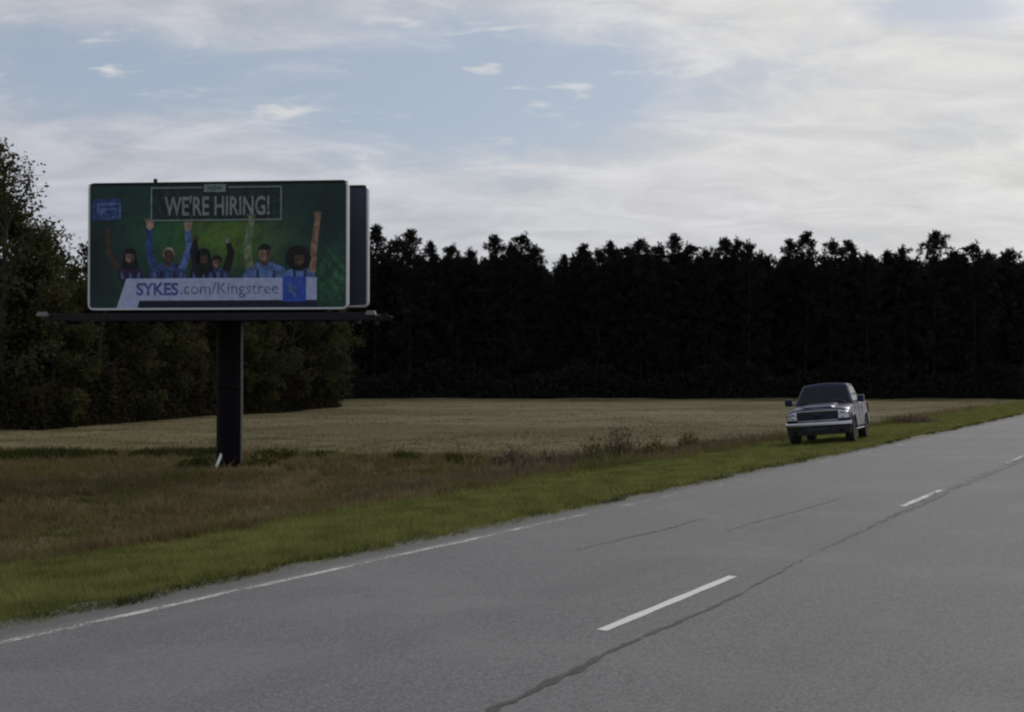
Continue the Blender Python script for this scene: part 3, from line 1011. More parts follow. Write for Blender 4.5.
def build_billboard():
    Yc, A = 38.0, R(5)
    W, Hh = 7.70, 3.66
    zc = (z_at(183, Yc) + z_at(308, Yc)) / 2
    xc = px_at(216.8, Yc)
    t = Vector((math.cos(A), -math.sin(A), 0))
    back = Vector((math.sin(A), math.cos(A), 0))
    front = Vector((xc, Yc, zc))
    pole_xy = front + back * 1.15
    zb = float(gz(pole_xy.x, pole_xy.y))
    root = empty("billboard", (pole_xy.x, pole_xy.y, zb),
                 "double-sided roadside billboard with green hiring poster on one thick dark pole", "billboard")
    root.rotation_euler = (0, 0, -A)
    # local frame: x along the panels, y away from the camera, z up
    zl = zc - zb
    sx = 256.0 / W                         # photo pixels per metre on the face

    def pp(px, py):                        # photo pixel -> face coordinates (metres from the face centre)
        return ((px - 218) / 260.0 * (W + .16), (245.5 - py) / 125.0 * (Hh + .12))

    pole_h = zl - Hh / 2 - .35
    mb = MB()
    n = 28
    rr = .355
    rings = []
    for z, k in ((-.3, 1.0), (.0, 1.0), (.1, 1.0), (pole_h * .5, 1.0), (pole_h + .2, 1.0)):
        rings.append([(math.cos(q) * rr * k, math.sin(q) * rr * k, z) for q in [2 * math.pi * j / n for j in range(n)]])
    mb.grid(rings)
    pole = link("pole", mb.mesh("pole", [M_STEEL], smooth=40), root)
    mb = MB()
    for z in (pole_h * .55,):
        rings = [[(math.cos(q) * k, math.sin(q) * k, zz) for q in [2 * math.pi * j / n for j in range(n)]]
                 for k, zz in ((rr + .004, z), (rr + .03, z + .02), (rr + .03, z + .10), (rr + .004, z + .12))]
        mb.grid(rings)
    link("pole_collar", mb.mesh("pole_collar", [M_STEEL], smooth=40), pole)
    mb = MB()
    mb.box((rr + .01, -.05, .3), (rr + .07, .05, pole_h - .1))
    link("conduit", mb.mesh("conduit", [M_COND], .01, 1), pole)
    # head frame: cross pipe, outriggers, uprights
    mb = MB()
    mb.tube([(-3.4, 0, pole_h + .32), (3.4, 0, pole_h + .32)], .24, 14)
    link("torsion_beam", mb.mesh("torsion_beam", [M_STEEL], smooth=40), root)
    for i, x in enumerate(np.linspace(-3.2, 3.2, 5)):
        mb = MB()
        mb.box((x - .06, -1.02, pole_h + .26), (x + .06, 1.02, pole_h + .40))
        link("outrigger", mb.mesh("outrigger", [M_STEEL], .01, 1), root)
        for s in (-1, 1):
            mb = MB()
            mb.box((x - .05, s * 1.02 - .05, pole_h + .1), (x + .05, s * 1.02 + .05, zl + Hh / 2 - .1 + (.18 if s > 0 else 0)))
            link("upright", mb.mesh("upright", [M_STEEL], .008, 1), root)
    for x in (-3.3, -1.6, 1.6, 3.3):
        mb = MB()
        mb.tube([(x, -1.0, zl - 1.3), (x, 1.0, zl + 1.3)], .035, 6)
        link("cross_brace", mb.mesh("cross_brace", [M_STEEL]), root)
    # catwalks under both faces
    for s in (-1, 1):
        zc_ = zl - Hh / 2 - (.25 if s < 0 else .16)
        y0, y1 = (-1.85, -1.16) if s < 0 else (1.16, 1.75)
        half = 4.85 if s < 0 else 4.6
        mb = MB()
        mb.box((-half, y0, zc_ - .14), (half, y0 + .06, zc_ + .08))
        mb.box((-half, y1 - .06, zc_ - .10), (half, y1, zc_ + .06))
        cw = link("catwalk", mb.mesh("catwalk", [M_CATWALK], .008, 1), root)
        gr = MB()
        for x in np.arange(-half + .05, half, .19):
            gr.box((x, y0 + .062, zc_ - .01), (x + .13, y1 - .062, zc_ + .03))
        g_o = link("grating", gr.mesh("grating", [M_CATWALK]), cw)
        g_o['kind'] = 'stuff'
        for x in np.linspace(-4.2, 4.2, 7):
            mb = MB()
            mb.box((x - .04, min(y0, -1.0) if s < 0 else 1.0, zc_ - .22), (x + .04, max(y1, -1.0) if s < 0 else y1, zc_ - .104))
            link("bracket", mb.mesh("bracket", [M_STEEL]), cw)
    for x in (-4.78, 4.78):
        mb = MB()
        zc_ = zl - Hh / 2 - .25
        mb.tube([(x, -1.80, zc_ + .02), (x, -2.05, zc_ + .06), (x, -2.25, zc_ + .08)], .03, 7)
        mb.grid([[(x - .15, -2.38, zc_ - .02), (x + .15, -2.38, zc_ - .02), (x + .15, -2.12, zc_ - .02), (x - .15, -2.12, zc_ - .02)],
                 [(x - .11, -2.33, zc_ + .10), (x + .11, -2.33, zc_ + .10), (x + .11, -2.17, zc_ + .10), (x - .11, -2.17, zc_ + .10)]])
        link("floodlight", mb.mesh("floodlight", [M_LAMP], .01, 1), root)

    # panels
    def panel(name, y, z, side, w, h):
        e = link(name, None, root)
        e.location = (0, y, z)
        mb = MB()
        mb.box((-w / 2, .0, -h / 2), (w / 2, .10, h / 2))
        return e, mb

    # front panel: backing sheet, poster and frame
    fp = MB()
    fp.box((-W / 2, 0.004, -Hh / 2), (W / 2, .10, Hh / 2))
    fpo = link("front_panel", fp.mesh("front_panel", [M_BACK], .01, 1), root)
    fpo.location = (0, -1.15, zl)

    def frame(parent, w, h, b=.062, y0=-.035, y1=.115, rc=.17):
        def loop(w_, h_, r_):
            pts = []
            for cx, cz, a0 in ((w_ / 2 - r_, h_ / 2 - r_, 0), (-w_ / 2 + r_, h_ / 2 - r_, 90), (-w_ / 2 + r_, -h_ / 2 + r_, 180), (w_ / 2 - r_, -h_ / 2 + r_, 270)):
                for k in range(5):
                    q = R(a0 + 22.5 * k)
                    pts.append((cx + r_ * math.cos(q), cz + r_ * math.sin(q)))
            return pts
        o_, i_ = loop(w + 2 * b - .02, h + 2 * b - .02, rc), loop(w - .02, h - .02, rc * .55)
        m_ = MB()
        N = len(o_)
        rings = [[(p[0], y1, p[1]) for p in o_], [(p[0], y0 + .03, p[1]) for p in o_],
                 [(p[0] * .997, y0, p[1] * .994) for p in o_], [(p[0], y0, p[1]) for p in i_], [(p[0], y1, p[1]) for p in i_]]
        m_.grid(rings + [rings[0]], caps=False)
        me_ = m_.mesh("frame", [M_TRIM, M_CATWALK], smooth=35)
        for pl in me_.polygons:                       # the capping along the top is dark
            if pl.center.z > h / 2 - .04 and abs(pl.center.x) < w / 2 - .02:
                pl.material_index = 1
        return link("frame", me_, parent)
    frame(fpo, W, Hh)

    rp = MB()
    rp.box((-W / 2, -.10, -Hh / 2), (W / 2, 0, Hh / 2))
    rpo = link("rear_panel", rp.mesh("rear_panel", [M_BACK], .01, 1), root)
    rpo.location = (.15, 1.15, zl + .17)
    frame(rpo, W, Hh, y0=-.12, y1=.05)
    for x in np.arange(-W / 2 + .3, W / 2, .58):
        mb = MB()
        mb.box((x - .02, -.135, -Hh / 2 + .03), (x + .02, -.103, Hh / 2 - .03))
        link("sheet_rib", mb.mesh("sheet_rib", [M_BACK]), rpo)

    # ---- the poster (flat print, sheets a few millimetres apart)
    def bgcol(tt, p):
        s = tt.n('ShaderNodeSeparateXYZ', {0: p})
        x, z = s.outputs[0], s.outputs[2]

        def blob(cx, cz, sx_, sz_):
            a = tt.m('DIVIDE', tt.m('SUBTRACT', x, cx), sx_)
            b = tt.m('DIVIDE', tt.m('SUBTRACT', z, cz), sz_)
            return tt.m('EXPONENT', tt.m('MULTIPLY', tt.m('ADD', tt.m('MULTIPLY', a, a), tt.m('MULTIPLY', b, b)), -1.0))
        nz = tt.noise(p, 1.4, 5, .6, .4)
        leaf = tt.sm(tt.noise(p, 5.0, 5, .7), .4, .65)
        c = tt.mix(nz, (.012, .032, .036), (.024, .075, .056))
        c = tt.mix(tt.m('MULTIPLY', blob(.15, .2, 1.5, .75), 1.0), c, (.110, .215, .030))
        c = tt.mix(tt.m('MULTIPLY', blob(-1.7, .25, .9, .6), .55), c, (.025, .150, .060))
        c = tt.mix(tt.m('MULTIPLY', tt.m('MULTIPLY', blob(3.5, -1.0, .55, .9), leaf), 1.0), c, (.060, .210, .075))
        c = tt.mix(tt.m('MULTIPLY', blob(3.4, 1.0, .7, .8), .7), c, (.012, .018, .028))
        c = tt.mix(tt.m('MULTIPLY', blob(-3.7, -.4, .5, 1.4), .75), c, (.008, .014, .016))
        c = tt.mix(tt.m('MULTIPLY', blob(1.6, .1, .35, .7), .35), c, (.09, .16, .09))
        c = tt.mix(tt.m('MULTIPLY', tt.sm(tt.noise(p, 2.6, 6, .72, .3), .42, .68), .55), c, (.010, .018, .018))
        return c
    M_BG = mat_print("poster_green", bgcol)
    def flat(nm, c, var=.55):
        def fn(tt, p):
            nz = tt.sm(tt.noise(p, 5.5, 6, .65, .4), .30, .70)
            return tt.mix(nz, tuple(x * (1 - var) for x in c), tuple(x * (1 + var * .8) for x in c))
        return mat_print(nm, fn)
    M_WH, M_TXT, M_BL, M_NV = flat("print_white", (.42, .47, .68), .14), flat("print_text_green", (.21, .27, .255), .25), flat("print_blue", (.035, .09, .45), .2), flat("print_navy", (.012, .016, .042))
    M_LB, M_SK1, M_SK2, M_SK3 = flat("print_light_blue", (.10, .17, .38)), flat("print_skin_light", (.36, .25, .21)), flat("print_skin_tan", (.24, .16, .11)), flat("print_skin_dark", (.085, .05, .035))
    M_HB, M_HBR, M_PU, M_BOX = flat("print_black_hair", (.010, .010, .012)), flat("print_brown_hair", (.07, .045, .028)), flat("print_purple", (.035, .020, .075)), flat("print_dark_teal", (.018, .036, .038))
    M_TBL = flat('print_text_blue', (.07, .11, .33))
    M_MBL, M_GLT, M_PALE = flat("print_mid_blue", (.038, .072, .20)), flat("print_pale_green", (.17, .22, .12)), flat("print_pale_blue_text", (.15, .18, .36))

    class PR:
        def __init__(self):
            self.mb, self.mats = MB(), []

        def mi(self, m):
            if m not in self.mats:
                self.mats.append(m)
            return self.mats.index(m)

        def poly(self, pts, m, lv):
            self.mb.poly([(pp(*p)[0], -.0022 * lv, pp(*p)[1]) for p in pts], self.mi(m))

        def rect(self, x0, y0, x1, y1, m, lv):
            self.poly([(x0, y0), (x1, y0), (x1, y1), (x0, y1)], m, lv)

        def ell(self, cx, cy, rx, ry, m, lv, n=14, a0=0, a1=360):
            self.poly([(cx + rx * math.cos(R(a0 + (a1 - a0) * k / n)), cy + ry * math.sin(R(a0 + (a1 - a0) * k / n))) for k in range(n)], m, lv)

        def limb(self, pts, w, m, lv):
            """tapered flat limb through photo points with widths"""
            L, Rr = [], []
            for i, p in enumerate(pts):
                a, b = pts[max(i - 1, 0)], pts[min(i + 1, len(pts) - 1)]
                d = Vector((b[0] - a[0], b[1] - a[1])).normalized()
                q = Vector((-d.y, d.x)) * w[i] / 2
                L.append((p[0] + q.x, p[1] + q.y))
                Rr.append((p[0] - q.x, p[1] - q.y))
            self.poly(L + Rr[::-1], m, lv)

        def done(self, name, label=None):
            me = bpy.data.meshes.new(name)
            me.from_pydata(self.mb.v, [], self.mb.f)
            me.polygons.foreach_set('material_index', self.mb.m)
            for i, poly in enumerate(me.polygons):
                pass
            bm = bmesh.new()
            bm.from_mesh(me)
            for f in bm.faces:
                f.normal_update()
                if f.normal.y > 0:
                    f.normal_flip()
            bm.to_mesh(me)
            bm.free()
            for m in self.mats:
                me.materials.append(m)
            return link(name, me, fpo, label)

    p = PR()
    p.rect(89.5, 184.5, 346.5, 306.5, M_BG, 1)
    # poster background covers the whole face
    p.done("poster_sheet", "dark green leafy poster background, brightest behind the people")

    def person(name, lab, head, r, skin, hair, hairfn, shirt, body, arms, lv=3):
        q = PR()
        q.poly(body, shirt, lv)
        for pts, w, m, hand in arms:
            q.limb(pts, w, m, lv + 1)
            hx, hy = pts[-1]
            q.ell(hx, hy - 1, w[-1] * .62, w[-1] * .75, skin if hand is None else hand, lv + 1.5, 9)
            for k in (-1, -.35, .3, .95):                   # fingers
                q.limb([(hx + k * w[-1] * .42, hy - 2), (hx + k * w[-1] * .66, hy - 2 - w[-1] * (1.0 - .25 * abs(k)))], [w[-1] * .24, w[-1] * .16], skin if hand is None else hand, lv + 1.7)
        hairfn(q, lv + 2)
        q.ell(head[0], head[1], r, r * 1.28, skin, lv + 3)
        q.ell(head[0] - r * .38, head[1] - r * .1, r * .14, r * .11, M_HB, lv + 4, 6)
        q.ell(head[0] + r * .38, head[1] - r * .1, r * .14, r * .11, M_HB, lv + 4, 6)
        q.ell(head[0], head[1] + r * .62, r * .34, r * .10, M_SK1, lv + 4, 8)
        q.limb([(head[0], head[1]), (head[0], head[1] + r * .3)], [r * .10, r * .2], M_HBR, lv + 4)
        dk = {M_SK1: M_SK2, M_SK2: M_SK3, M_SK3: M_HBR}[skin]
        q.poly([(head[0] + r * .25, head[1] - r * .9), (head[0] + r * .85, head[1] - r * .5), (head[0] + r * .92, head[1] + r * .3), (head[0] + r * .5, head[1] + r * 1.05),
                (head[0] + r * .15, head[1] + r * 1.2), (head[0] + r * .45, head[1] + r * .2)], dk, lv + 3.5)
        q.ell(head[0], head[1] + r * 1.45, r * .62, r * .5, dk, lv + 1.2, 10)
        xs = [b[0] for b in body]
        for k in range(5):                                   # folds and shade of the photographed clothes
            fx = min(xs) + (max(xs) - min(xs)) * (.14 + .18 * k)
            q.limb([(fx, 271 - 2 * (k % 2)), (fx + 1.5 - k * .6, 277)], [1.0 + .5 * (k % 3), 2.6], M_NV if k % 2 else M_LB, lv + .5)
        # hairline
        q.poly([(head[0] + r * .95 * math.cos(a), head[1] - r * .72 - r * .68 * math.sin(a)) for a in [math.pi * k / 8 for k in range(9)]], hair, lv + 4.5)
        q.done(name, lab)

    person("printed_person", "printed person in purple top at the poster's left", (131, 256), 4.4, M_SK2, M_HB,
           lambda q, l: q.poly([(125, 250), (128, 247), (134, 247), (137, 250), (138, 258), (140, 266), (135, 268), (126, 268), (122, 265), (124, 257)], M_HB, l), M_PU, [(119, 277), (121, 266), (128, 262), (137, 262), (143, 267), (144, 277)],
           [([(120, 268), (110, 252), (109, 232)], [6, 5, 4], M_HBR, M_SK3)])
    person("printed_person", "printed person in blue with both arms raised", (170, 256), 5.0, M_SK3, M_HBR,
           lambda q, l: q.ell(170, 253.5, 6.0, 7.0, M_SK1, l), M_MBL, [(150, 277), (154, 266), (165, 262), (176, 262), (186, 267), (188, 277)],
           [([(156, 268), (150, 250), (151, 226)], [9, 8, 6.5], M_MBL, M_SK1), ([(183, 268), (190, 250), (189, 228)], [8, 7, 6], M_LB, M_SK1)])
    person("printed_person", "printed person in dark navy with long black hair", (205, 258), 4.2, M_SK3, M_HB,
           lambda q, l: (q.poly([(198, 254), (200, 249), (205, 247.5), (210, 249.5), (212, 256), (214, 270), (208, 273), (200, 273), (196, 269)], M_HB, l), q.limb([(199, 262), (196, 240)], [7, 4], M_HB, l)), M_NV,
           [(190, 278), (193, 266), (201, 263), (212, 263), (218, 268), (219, 278)], [([(197, 268), (193, 250), (197, 240)], [6, 5, 4], M_NV, M_SK3)], 4)
    person("printed_person", "printed person in navy with raised black sleeve, poster centre", (218, 262), 3.9, M_SK2, M_HB,
           lambda q, l: q.ell(218, 259.5, 4.8, 5.2, M_HB, l), M_MBL, [(208, 278), (211, 269), (216, 267), (222, 267), (228, 271), (230, 278)],
           [([(227, 270), (232, 252), (228, 241)], [8, 7, 5], M_HB, M_GLT)], 5)
    person("printed_person", "printed smiling person in light blue with one arm straight up", (265, 254), 5.8, M_SK2, M_HB,
           lambda q, l: q.ell(265, 250, 6.2, 6, M_HB, l), M_LB, [(243, 277), (247, 267), (258, 262), (273, 262), (284, 267), (289, 277)],
           [([(250, 268), (248, 245), (252, 222)], [8, 7.5, 6], M_GLT, M_GLT)], 4)
    person("printed_person", "printed person with large round black hair and raised bare arm", (299, 259), 5.2, M_SK3, M_HB,
           lambda q, l: q.ell(298, 258, 12.5, 12.5, M_HB, l, 20), M_LB, [(284, 277), (287, 270), (295, 267), (304, 267), (313, 270), (315, 277)],
           [([(312, 272), (313, 250), (317, 220)], [7, 6.5, 5.5], M_SK2, M_SK2)], 3)

    p = PR()
    p.poly([(128, 277), (316.5, 277), (316.5, 298.5), (141, 298.5), (139, 306), (118, 306)], M_WH, 14)
    p.done("banner", "pale banner across the poster's lower part")
    p = PR()
    p.rect(142, 300, 316, 305.5, M_NV, 13)  # navy strip printed along the poster's bottom, below the banner
    p.done("banner_navy_bar", "dark navy bar under the pale banner")
    p = PR()
    p.rect(283, 276, 306, 300, M_BL, 16)
    p.poly([(289, 280), (289, 293), (292.2, 290.2), (294.6, 296), (297, 295), (294.6, 289.3), (299, 289)], M_LB, 17)
    for a in (200, 245, 290, 335):
        c, s = math.cos(R(a)), math.sin(R(a))
        p.limb([(294 + c * 6, 285 + s * 6), (294 + c * 8.5, 285 + s * 8.5)], [1.2, 1.2], M_LB, 17)
    p.done("click_icon", "blue square with pale pointer on the banner's right end")

    # headline box
    p = PR()
    p.rect(153, 189, 280, 221, M_BOX, 2.5)
    for (a, b, c, d) in ((152, 188.4, 203, 189.7), (229, 188.4, 282, 189.7), (152, 220, 282, 221.4), (152, 189.7, 153.5, 220), (280.5, 189.7, 282, 220)):
        p.rect(a, b, c, d, M_TXT, 14)
    p.rect(205, 186, 227, 193.5, M_TXT, 14)
    p.done("headline_box", "thin pale outlined box round the headline with small tab on top")
    # corner logo
    p = PR()
    p.rect(93, 199, 122, 220, M_MBL, 5)
    p.poly([(98, 203), (122, 203), (122, 218), (113, 218), (113, 216), (120, 216), (120, 205), (100, 205), (100, 212), (98, 212)], M_LB, 6)
    p.poly([(101, 208), (118, 208), (118, 210), (106, 210), (106, 213), (101, 213)], M_LB, 6)
    p.done("corner_logo", "blue corner mark with paler bent outline")

    def text(name, s, x0, y0, x1, y1, m, lv, bold=0.0):
        cu = bpy.data.curves.new(name, 'FONT')
        cu.body = s
        cu.offset = bold
        cu.resolution_u = 3
        to = bpy.data.objects.new(name, cu)
        COL.objects.link(to)
        bpy.context.view_layer.update()
        me = bpy.data.meshes.new_from_object(to.evaluated_get(bpy.context.evaluated_depsgraph_get()))
        bpy.data.objects.remove(to)
        bpy.data.curves.remove(cu)
        co = np.empty(len(me.vertices) * 3, np.float32)
        me.vertices.foreach_get('co', co)
        co = co.reshape(-1, 3)
        lo, hi = co.min(0), co.max(0)
        a, b = pp(x0, y1), pp(x1, y0)
        new = np.zeros_like(co)
        new[:, 0] = a[0] + (co[:, 0] - lo[0]) / (hi[0] - lo[0]) * (b[0] - a[0])
        new[:, 2] = a[1] + (co[:, 1] - lo[1]) / (hi[1] - lo[1]) * (b[1] - a[1])
        new[:, 1] = -.0022 * lv
        me.vertices.foreach_set('co', new.ravel())
        me.materials.clear()
        me.materials.append(m)
        me.update()
        o = link(name, me, fpo)
        me.name = name
        return o
    text("headline", "WE'RE HIRING!", 166, 197, 270, 216.5, M_TXT, 15, .02)
    text("tab_word", "NOW", 209, 187.6, 223, 192.2, M_BOX, 15, .02)
    text("web_address", "SYKES", 138, 281, 180, 293.5, M_TBL, 16, .03)
    text("web_address", ".com/Kingstree", 182, 281, 279, 296, M_PALE, 16, .0)
    # small hook on top of the frame
    mb = MB()
    mb.box((-1.93, .0, Hh / 2 + .06), (-1.83, .08, Hh / 2 + .16))
    link("lifting_lug", mb.mesh("lifting_lug", [M_CATWALK], .01, 1), fpo)


build_billboard()


def build_pipe():
    Y = 38.9
    x, x2 = px_at(222.5, Y), px_at(213.5, Y - .5)
    z0 = float(gz(x2, Y - .5))
    o = empty("white_pipe", (x2, Y - .5, z0), "short white slanting pipe leaning at the foot of the billboard pole", "pipe")
    dx, dz = x - x2, z_at(452, Y) - z0
    mb = MB()
    mb.tube([(0, 0, .0), (dx * .35, .18, dz * .3), (dx * .7, .38, dz * .68), (dx, .5, dz)], .045, 10)
    link("tube", mb.mesh("tube", [M_PIPEW], smooth=40), o)
    mb = MB()
    mb.tube([(dx * .97, .48, dz * .96), (dx * 1.03, .52, dz * 1.03)], .06, 10)
    link("cap", mb.mesh("cap", [M_PIPEW], smooth=40), o)


build_pipe()


# ------------------------------------------------------------------ pickup truck
def build_truck():
    M_BODY = mat_plain("navy_metallic_paint", (.010, .014, .055), .34, .0, coat=.14, spec=.16, var=.05)
    M_GLASS = mat_plain("dark_window_glass", (.004, .006, .012), .05, 0, spec=.14, var=.05)
    M_CHROME = mat_plain("chrome", (.50, .51, .55), .16, 1.0, var=.05)
    M_BLACK = mat_plain("black_plastic", (.012, .012, .013), .55, var=.2)
    M_TYRE = mat_plain("tyre_rubber", (.016, .016, .016), .85, var=.3, bump=.3)
    M_RIM = mat_plain("alloy_rim", (.34, .35, .36), .32, .9)
    M_LENS = mat_plain("headlight_lens", (.50, .52, .56), .08, .3, coat=1.0)
    M_AMB = mat_plain("amber_lens", (.35, .12, .015), .15)
    M_RED = mat_plain("red_lens", (.25, .01, .01), .15)
    # front of the truck: photo x about 819, standing on the sloping verge
    yaw = R(21)
    ax = Vector((math.sin(yaw), math.cos(yaw), 0))           # from the front towards the rear
    fr = Vector((px_at(819.5, 39.4), 39.4, 0))
    c = fr + ax * 2.62
    fwd = -ax

    def hz(pnt):
        return float(gz(pnt.x, pnt.y))
    side = Vector((0, 0, 1)).cross(fwd).normalized()         # truck's left
    zl, zr = hz(c + side * .82), hz(c - side * .82)
    zf, zk = hz(c + fwd * 1.65), hz(c - fwd * 1.75)
    sv = (side * 1.64 + Vector((0, 0, zl - zr))).normalized()
    fv = (fwd * 3.4 + Vector((0, 0, zf - zk))).normalized()
    up = fv.cross(sv).normalized()
    sv = up.cross(fv).normalized()
    o = empty("pickup_truck", (0, 0, 0), "dark navy pickup truck with chrome trim parked on the grass verge facing the camera", "truck")
    mw = Matrix((fv, sv, up)).transposed().to_4x4()
    mw.translation = Vector((c.x, c.y, (zl + zr + zf + zk) / 4 - .02))
    o.matrix_world = mw

    FA, RA, WR = 1.68, -1.78, .40

    def arch(cx, r, z0, n=9, rev=False):
        a0 = math.asin((z0 - WR) / r)
        pts = [(cx + r * math.cos(a), WR + r * math.sin(a)) for a in np.linspace(math.pi - a0, a0, n)]
        return pts[::-1] if rev else pts
    # side outline from the front bottom over the bonnet to the tail, then back along the sill
    prof = [(2.50, .52), (2.60, .62), (2.62, .78), (2.61, 1.00), (2.57, 1.10), (2.46, 1.155), (1.9, 1.20), (1.06, 1.25), (0, 1.255), (-.98, 1.26),
            (-1.03, 1.30), (-2.74, 1.30), (-2.80, 1.26), (-2.80, .66), (-2.72, .55)]
    prof += arch(RA, .49, .52) + arch(FA, .49, .50)
    mb = MB()
    ys = [-.985, -.975, -.93, -.80, -.5, 0, .5, .80, .93, .975, .985]
    rings = []
    for y in ys:
        a = abs(y) / .985
        ring = []
        for x, z in prof:
            k = max(0, (x - 1.2) / 1.4)
            xx = x - (.16 * a ** 4 * min(1, k) if x > 1.8 else 0)
            zz = z - (.055 * a ** 6 if z > 1.05 else 0) - (.03 * a ** 2 * min(1, k) if z > 1.05 else 0)
            yy = y * (1 - .05 * max(0, (z - .95)) / .3) * (1 - .035 * min(1, k) ** 2)
            ring.append((xx, yy, zz))
        rings.append(ring)
    mb.grid(rings)
    body = link("body", mb.mesh("body", [M_BODY], smooth=38), o)
    # bonnet power bulge
    mb = MB()
    rr = []
    for x, z in ((2.44, 1.158), (2.2, 1.195), (1.7, 1.228), (1.12, 1.262)):
        rr.append([(x, -.52, z - .03), (x, -.40, z + .028), (x, .40, z + .028), (x, .52, z - .03)])
    mb.grid(rr)
    link("bonnet", mb.mesh("bonnet", [M_BODY], .02, 2, 45), body)
    # chassis
    mb = MB()
    mb.box((-2.6, -.62, .34), (2.35, .62, .60))
    mb.box((RA - .07, -.72, WR - .07), (RA + .07, .72, WR + .07))
    mb.box((FA - .07, -.72, WR - .07), (FA + .07, .72, WR + .07))
    link("chassis", mb.mesh("chassis", [M_BLACK], .02, 1), o)
    mb = MB()
    mb.box((-2.72, -.80, 1.262), (-1.10, .80, 1.304))
    link("bed_cover", mb.mesh("bed_cover", [M_BLACK], .012, 1), o)
    # cab
    B = [(1.02, .90, 1.22), (-1.02, .90, 1.22)]
    T = [(.30, .70, 1.86), (-.84, .70, 1.86)]
    mb = MB()
    lv = []
    for t in (0, .25, .5, .75, .92, 1.0):
        xf = B[0][0] + (T[0][0] - B[0][0]) * t
        xr = B[1][0] + (T[1][0] - B[1][0]) * t
        yy = .90 + (.69 - .90) * t ** 1.25
        zz = 1.22 + .63 * t
        ring = []
        for fx in (1, 0):
            for sy in ((-1, -.8, -.4, 0, .4, .8, 1) if fx else (1, .6, 0, -.6, -1)):
                bow = .07 * (1 - sy * sy) * (1 - .3 * t)
                crown = .065 * (1 - sy * sy) if t > .95 else 0
                ring.append((xf + bow if fx else xr - .3 * bow, yy * sy, zz + crown))
        lv.append(ring)
    mb.grid(lv)
    cab = link("cab", mb.mesh("cab", [M_BODY], .035, 2, 50), o)

    def quad_on(name, pts, m, parent, off=.008, ins=0.0, bev=.012):
        P = [Vector(q) for q in pts]
        nrm = (P[1] - P[0]).cross(P[2] - P[0]).normalized()
        cc = sum(P, Vector()) / len(P)
        if nrm.dot(cc - Vector((-.2, 0, 1.3))) < 0:
            nrm = -nrm
        mb_ = MB()
        mb_.grid([[q - nrm * .015 for q in P], [q + nrm * off for q in P]])
        return link(name, mb_.mesh(name, [m], bev if off > .02 else 0, 1), parent)

    def cabside(t, f, s):
        xf = 1.02 + (.30 - 1.02) * t
        xr = -1.02 + (-.84 + 1.02) * t
        return (xf + (xr - xf) * f, s * (.90 + (.69 - .90) * t ** 1.25), 1.22 + .63 * t)
    # windscreen follows the bow of the cab
    mb = MB()
    rws = []
    for t in (.09, .35, .62, .90):
        xf = 1.02 + (.30 - 1.02) * t
        yy = (.90 + (.69 - .90) * t ** 1.25) * .90
        rws.append([(xf + .07 * (1 - (sy * .9) ** 2) * (1 - .3 * t) + .012, yy * sy, 1.22 + .63 * t + .012) for sy in (-1, -.8, -.4, 0, .4, .8, 1)])
    mb.grid(rws, closed=False, caps=False)
    ws = link("windscreen", mb.mesh("windscreen", [M_GLASS], smooth=60), cab)
    for s in (-1, 1):
        mb = MB()
        mb.tube([(1.06, .62 * s + .1, 1.275), (.90, .10 * s + .16, 1.40)], .011, 5)
        link("wiper", mb.mesh("wiper", [M_BLACK]), cab)
    mb = MB()
    mb.tube([(.60, 0, 1.685), (.52, 0, 1.66)], .01, 5)
    mb.box((.44, -.12, 1.63), (.50, .12, 1.70))
    link("rear_view_mirror", mb.mesh("rear_view_mirror", [M_BLACK]), cab)
    for s in (-1, 1):
        for f0, f1, g0, g1 in ((.06, .48, .10, .47), (.53, .90, .53, .88)):
            quad_on("side_window", [cabside(.10, f0, s), cabside(.10, f1, s), cabside(.88, g1, s), cabside(.88, g0, s)], M_GLASS, cab)
        # bright line under the side glass, roof rail
        mb = MB()
        mb.tube([Vector(cabside(.05, .02, s)) + Vector((0, s * .01, 0)), Vector(cabside(.05, .95, s)) + Vector((0, s * .01, 0))], .016, 6)
        link("window_trim", mb.mesh("window_trim", [M_CHROME]), cab)
    quad_on("rear_window", [(-.955, -.66, 1.34), (-.955, .66, 1.34), (-.855, .60, 1.78), (-.855, -.60, 1.78)], M_GLASS, cab, .03)
    # doors as shut lines and handles
    for s in (-1, 1):
        for x0, x1 in ((.02, 1.00), (-.92, -.01)):
            mb = MB()
            ysd = s * .9865
            for a, b in (((x0, .62), (x0, 1.17)), ((x1, .62), (x1, 1.17)), ((x0, .60), (x1, .60))):
                mb.tube([(a[0], ysd * (1 - .05 * max(0, a[1] - .95) / .3), a[1]), (b[0], ysd * (1 - .05 * max(0, b[1] - .95) / .3), b[1])], .006, 4)
            d = link("door_seam", mb.mesh("door_seam", [M_BLACK]), body)
            mb = MB()
            mb.box((x0 + .06, s * .985 - .02, 1.05), (x0 + .26, s * .985 + .025, 1.085))
            link("door_handle", mb.mesh("door_handle", [M_CHROME], .008, 1), body)
        mb = MB()
        mb.tube([(-1.2, s * .93, .42), (1.1, s * .93, .42)], .045, 8)
        link("side_step", mb.mesh("side_step", [M_CHROME], smooth=50), o)
        # wheel arch flares
        for cx in (FA, RA):
            mb = MB()
            rings = []
            for a in np.linspace(R(12), R(168), 13):
                q = []
                for r_, yo in ((.485, .955), (.485, 1.005), (.53, 1.005), (.555, .975)):
                    q.append((cx + r_ * math.cos(a), s * yo, WR + r_ * math.sin(a)))
                rings.append(q)
            mb.grid(rings)
            link("wheel_arch", mb.mesh("wheel_arch", [M_BODY], smooth=50), body)
        # mirrors
        mb = MB()
        mb.box((.74, s * .88, 1.27), (.80, s * 1.04, 1.31))
        rr = []
